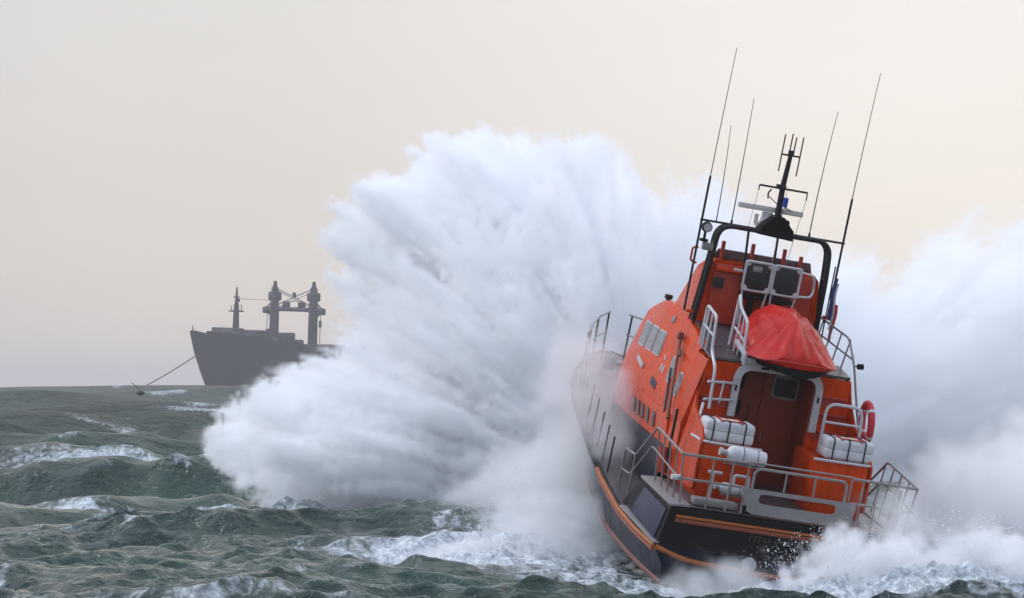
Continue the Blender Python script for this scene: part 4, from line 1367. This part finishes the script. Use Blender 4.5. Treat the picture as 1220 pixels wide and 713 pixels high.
# ------------------------------------------------------------------ spray thrown up by the bow and the wash at the stern
SPRAY = spray_mat("spray", (0.997, 0.9985, 1.0), 0.0)
main = spray_cloud("bow_spray", [
    ((-3.6, 83, 3.4), (4.9, 8, 2.8), 1.0, 'crisp'),
    ((-5.7, 84, 3.4), (3.1, 5, 1.8), 1.0, 'crisp'),
    ((0.5, 83, 5.5), (5.8, 8, 6.8), 1.0, 'crisp'),
    ((-1.8, 83, 8.8), (3.9, 5, 2.9), 1.0, 'crisp'),
    ((-0.7, 83, 9.5), (3.7, 5, 2.8), 1.0, 'crisp'),
    ((4.2, 84, 5.0), (6.4, 8, 6.6), 1.0, 'mid'),
    ((3.2, 84, 8.2), (4.2, 6, 3.2), 0.9, 'soft'),
    ((9.4, 85, 3.8), (5.0, 7, 5.4), .9, 'mid'),
    ((14.4, 84, 4.6), (5.2, 8, 5.7), 1.0, 'mid'),
    ((1.4, 63.4, 4.2), (1.8, 2.6, 2.8), 1.0, 'soft'),
], (-11.5, 60, 0.3), (19, 94, 14.0), 0.10, (0.22, 1.4, 0.7, 0.8), 2.2, (3.8, 0.55, 0.02), 0.6, SPRAY, (3.5, 79.0, 1.0), (11.0, 0.55))
main["label"] = "huge white burst of thrown spray over the bow of the orange lifeboat"
wash = spray_cloud("stern_spray", [
    ((6.9, 55.2, 1.35), (2.2, 1.1, 1.05), 1.0, 'crisp'),
    ((9.0, 56.0, 1.25), (2.2, 1.3, 1.05), 1.0, 'crisp'),
    ((4.0, 55.5, 1.0), (1.7, 0.9, 0.95), 0.85, 'soft'),
    ((7.8, 56.0, 2.0), (1.7, 0.8, 1.1), 0.6, 'soft'),
    ((0.4, 66.0, 2.2), (2.4, 3.2, 1.7), 0.9, 'soft'),
    ((0.8, 62.0, 1.8), (1.9, 2.0, 1.1), 0.9, 'mid'),
    ((-0.8, 60.2, 1.3), (1.7, 1.1, 0.55), 0.8, 'mid'),
    ((10.8, 63.5, 1.9), (3.4, 4.5, 2.2), 0.9, 'soft'),
    ((13.5, 66.5, 2.2), (4.5, 5.0, 2.6), 0.9, 'soft'),
], (-3, 53.6, 0.3), (17, 72, 4.8), 0.09, (0.9, 0.8, 2.2, 0.45), 2.0, (3.2, 0.9, 0.02), 0.4, SPRAY, (5.5, 57.5, -1.0), (7.0, 1.6))
wash["label"] = "white churned spray low around the stern and sides of the lifeboat"


def droplets():
    """flying drops torn off the rim of the spray and off the wash along the hull"""
    rng = np.random.default_rng(5)
    sets = [  # centre, radii, count, impact point
        ((6.9, 55.2, 1.5), (2.4, 1.0, .9), 3000, (5.5, 57.5, -1.0)), ((8.8, 55.8, 1.6), (2.2, 1.0, 1.0), 3000, (6.0, 57.5, -1.0)),
        ((0.6, 63.5, 1.9), (2.2, 2.6, 1.2), 3000, (3.0, 66, -1.0)), ((-0.8, 60.0, 1.3), (1.8, 1.2, .5), 1500, (1.5, 61, -1.0))]
    oct_v = np.array([(1, 0, 0), (-1, 0, 0), (0, 1, 0), (0, -1, 0), (0, 0, 1), (0, 0, -1)], float)
    oct_f = np.array([(0, 2, 4), (2, 1, 4), (1, 3, 4), (3, 0, 4), (2, 0, 5), (1, 2, 5), (3, 1, 5), (0, 3, 5)])
    V, F, n0 = [], [], 0
    for c, r, cnt, imp in sets:
        d = rng.normal(size=(cnt, 3))
        d /= np.linalg.norm(d, axis=1)[:, None]
        k = np.clip(rng.normal(.85, .14, cnt), .3, 1.12)
        # clumped into jets
        p = np.array(c) + d * np.array(r) * k[:, None]
        keep = p[:, 2] > 0.9
        p = p[keep]
        s = np.exp(rng.normal(math.log(.0065), .35, len(p)))
        dirv = p - np.array(imp)
        dirv /= np.linalg.norm(dirv, axis=1)[:, None]
        v = p[:, None, :] + oct_v[None] * s[:, None, None]
        # drawn out along the flight
        v += dirv[:, None, :] * (oct_v @ np.array([0, 0, 1.0]))[None, :, None] * s[:, None, None] * .9
        V.append(v.reshape(-1, 3))
        F.append((oct_f[None] + (np.arange(len(p)) * 6)[:, None, None]).reshape(-1, 3) + n0)
        n0 += len(p) * 6
    V, F = np.concatenate(V), np.concatenate(F)
    me = bpy.data.meshes.new("spray_droplets")
    me.from_pydata(V.tolist(), [], F.tolist())
    me.materials.append(mat("water_drops", (0.80, 0.82, 0.85), 0.35, var=.05))
    o = bpy.data.objects.new("spray_droplets", me)
    COL.objects.link(o)
    o["kind"] = "stuff"
    o["label"] = "flying white droplets torn off the spray around the lifeboat"


droplets()
def haze():
    me = bpy.data.meshes.new("haze")
    bm = bmesh.new()
    bmesh.ops.create_cube(bm, size=1.0)
    bm.to_mesh(me)
    bm.free()
    o = bpy.data.objects.new("haze", me)
    COL.objects.link(o)
    o.scale = (19000.0, 9400.0, 60.0)
    o.location = (0.0, 4650.0, 26.0)
    o["kind"] = "stuff"
    o["label"] = "pale sea haze"
    m = bpy.data.materials.new("haze")
    m.use_nodes = True
    n, l = m.node_tree.nodes, m.node_tree.links
    n.clear()
    pv = nd(n, "ShaderNodeVolumePrincipled")
    pv.inputs["Color"].default_value = (0.98, 0.925, 0.90, 1)
    pv.inputs["Density"].default_value = 0.00025
    out = nd(n, "ShaderNodeOutputMaterial")
    l.new(pv.outputs[0], out.inputs["Volume"])
    me.materials.append(m)
    return o


haze()
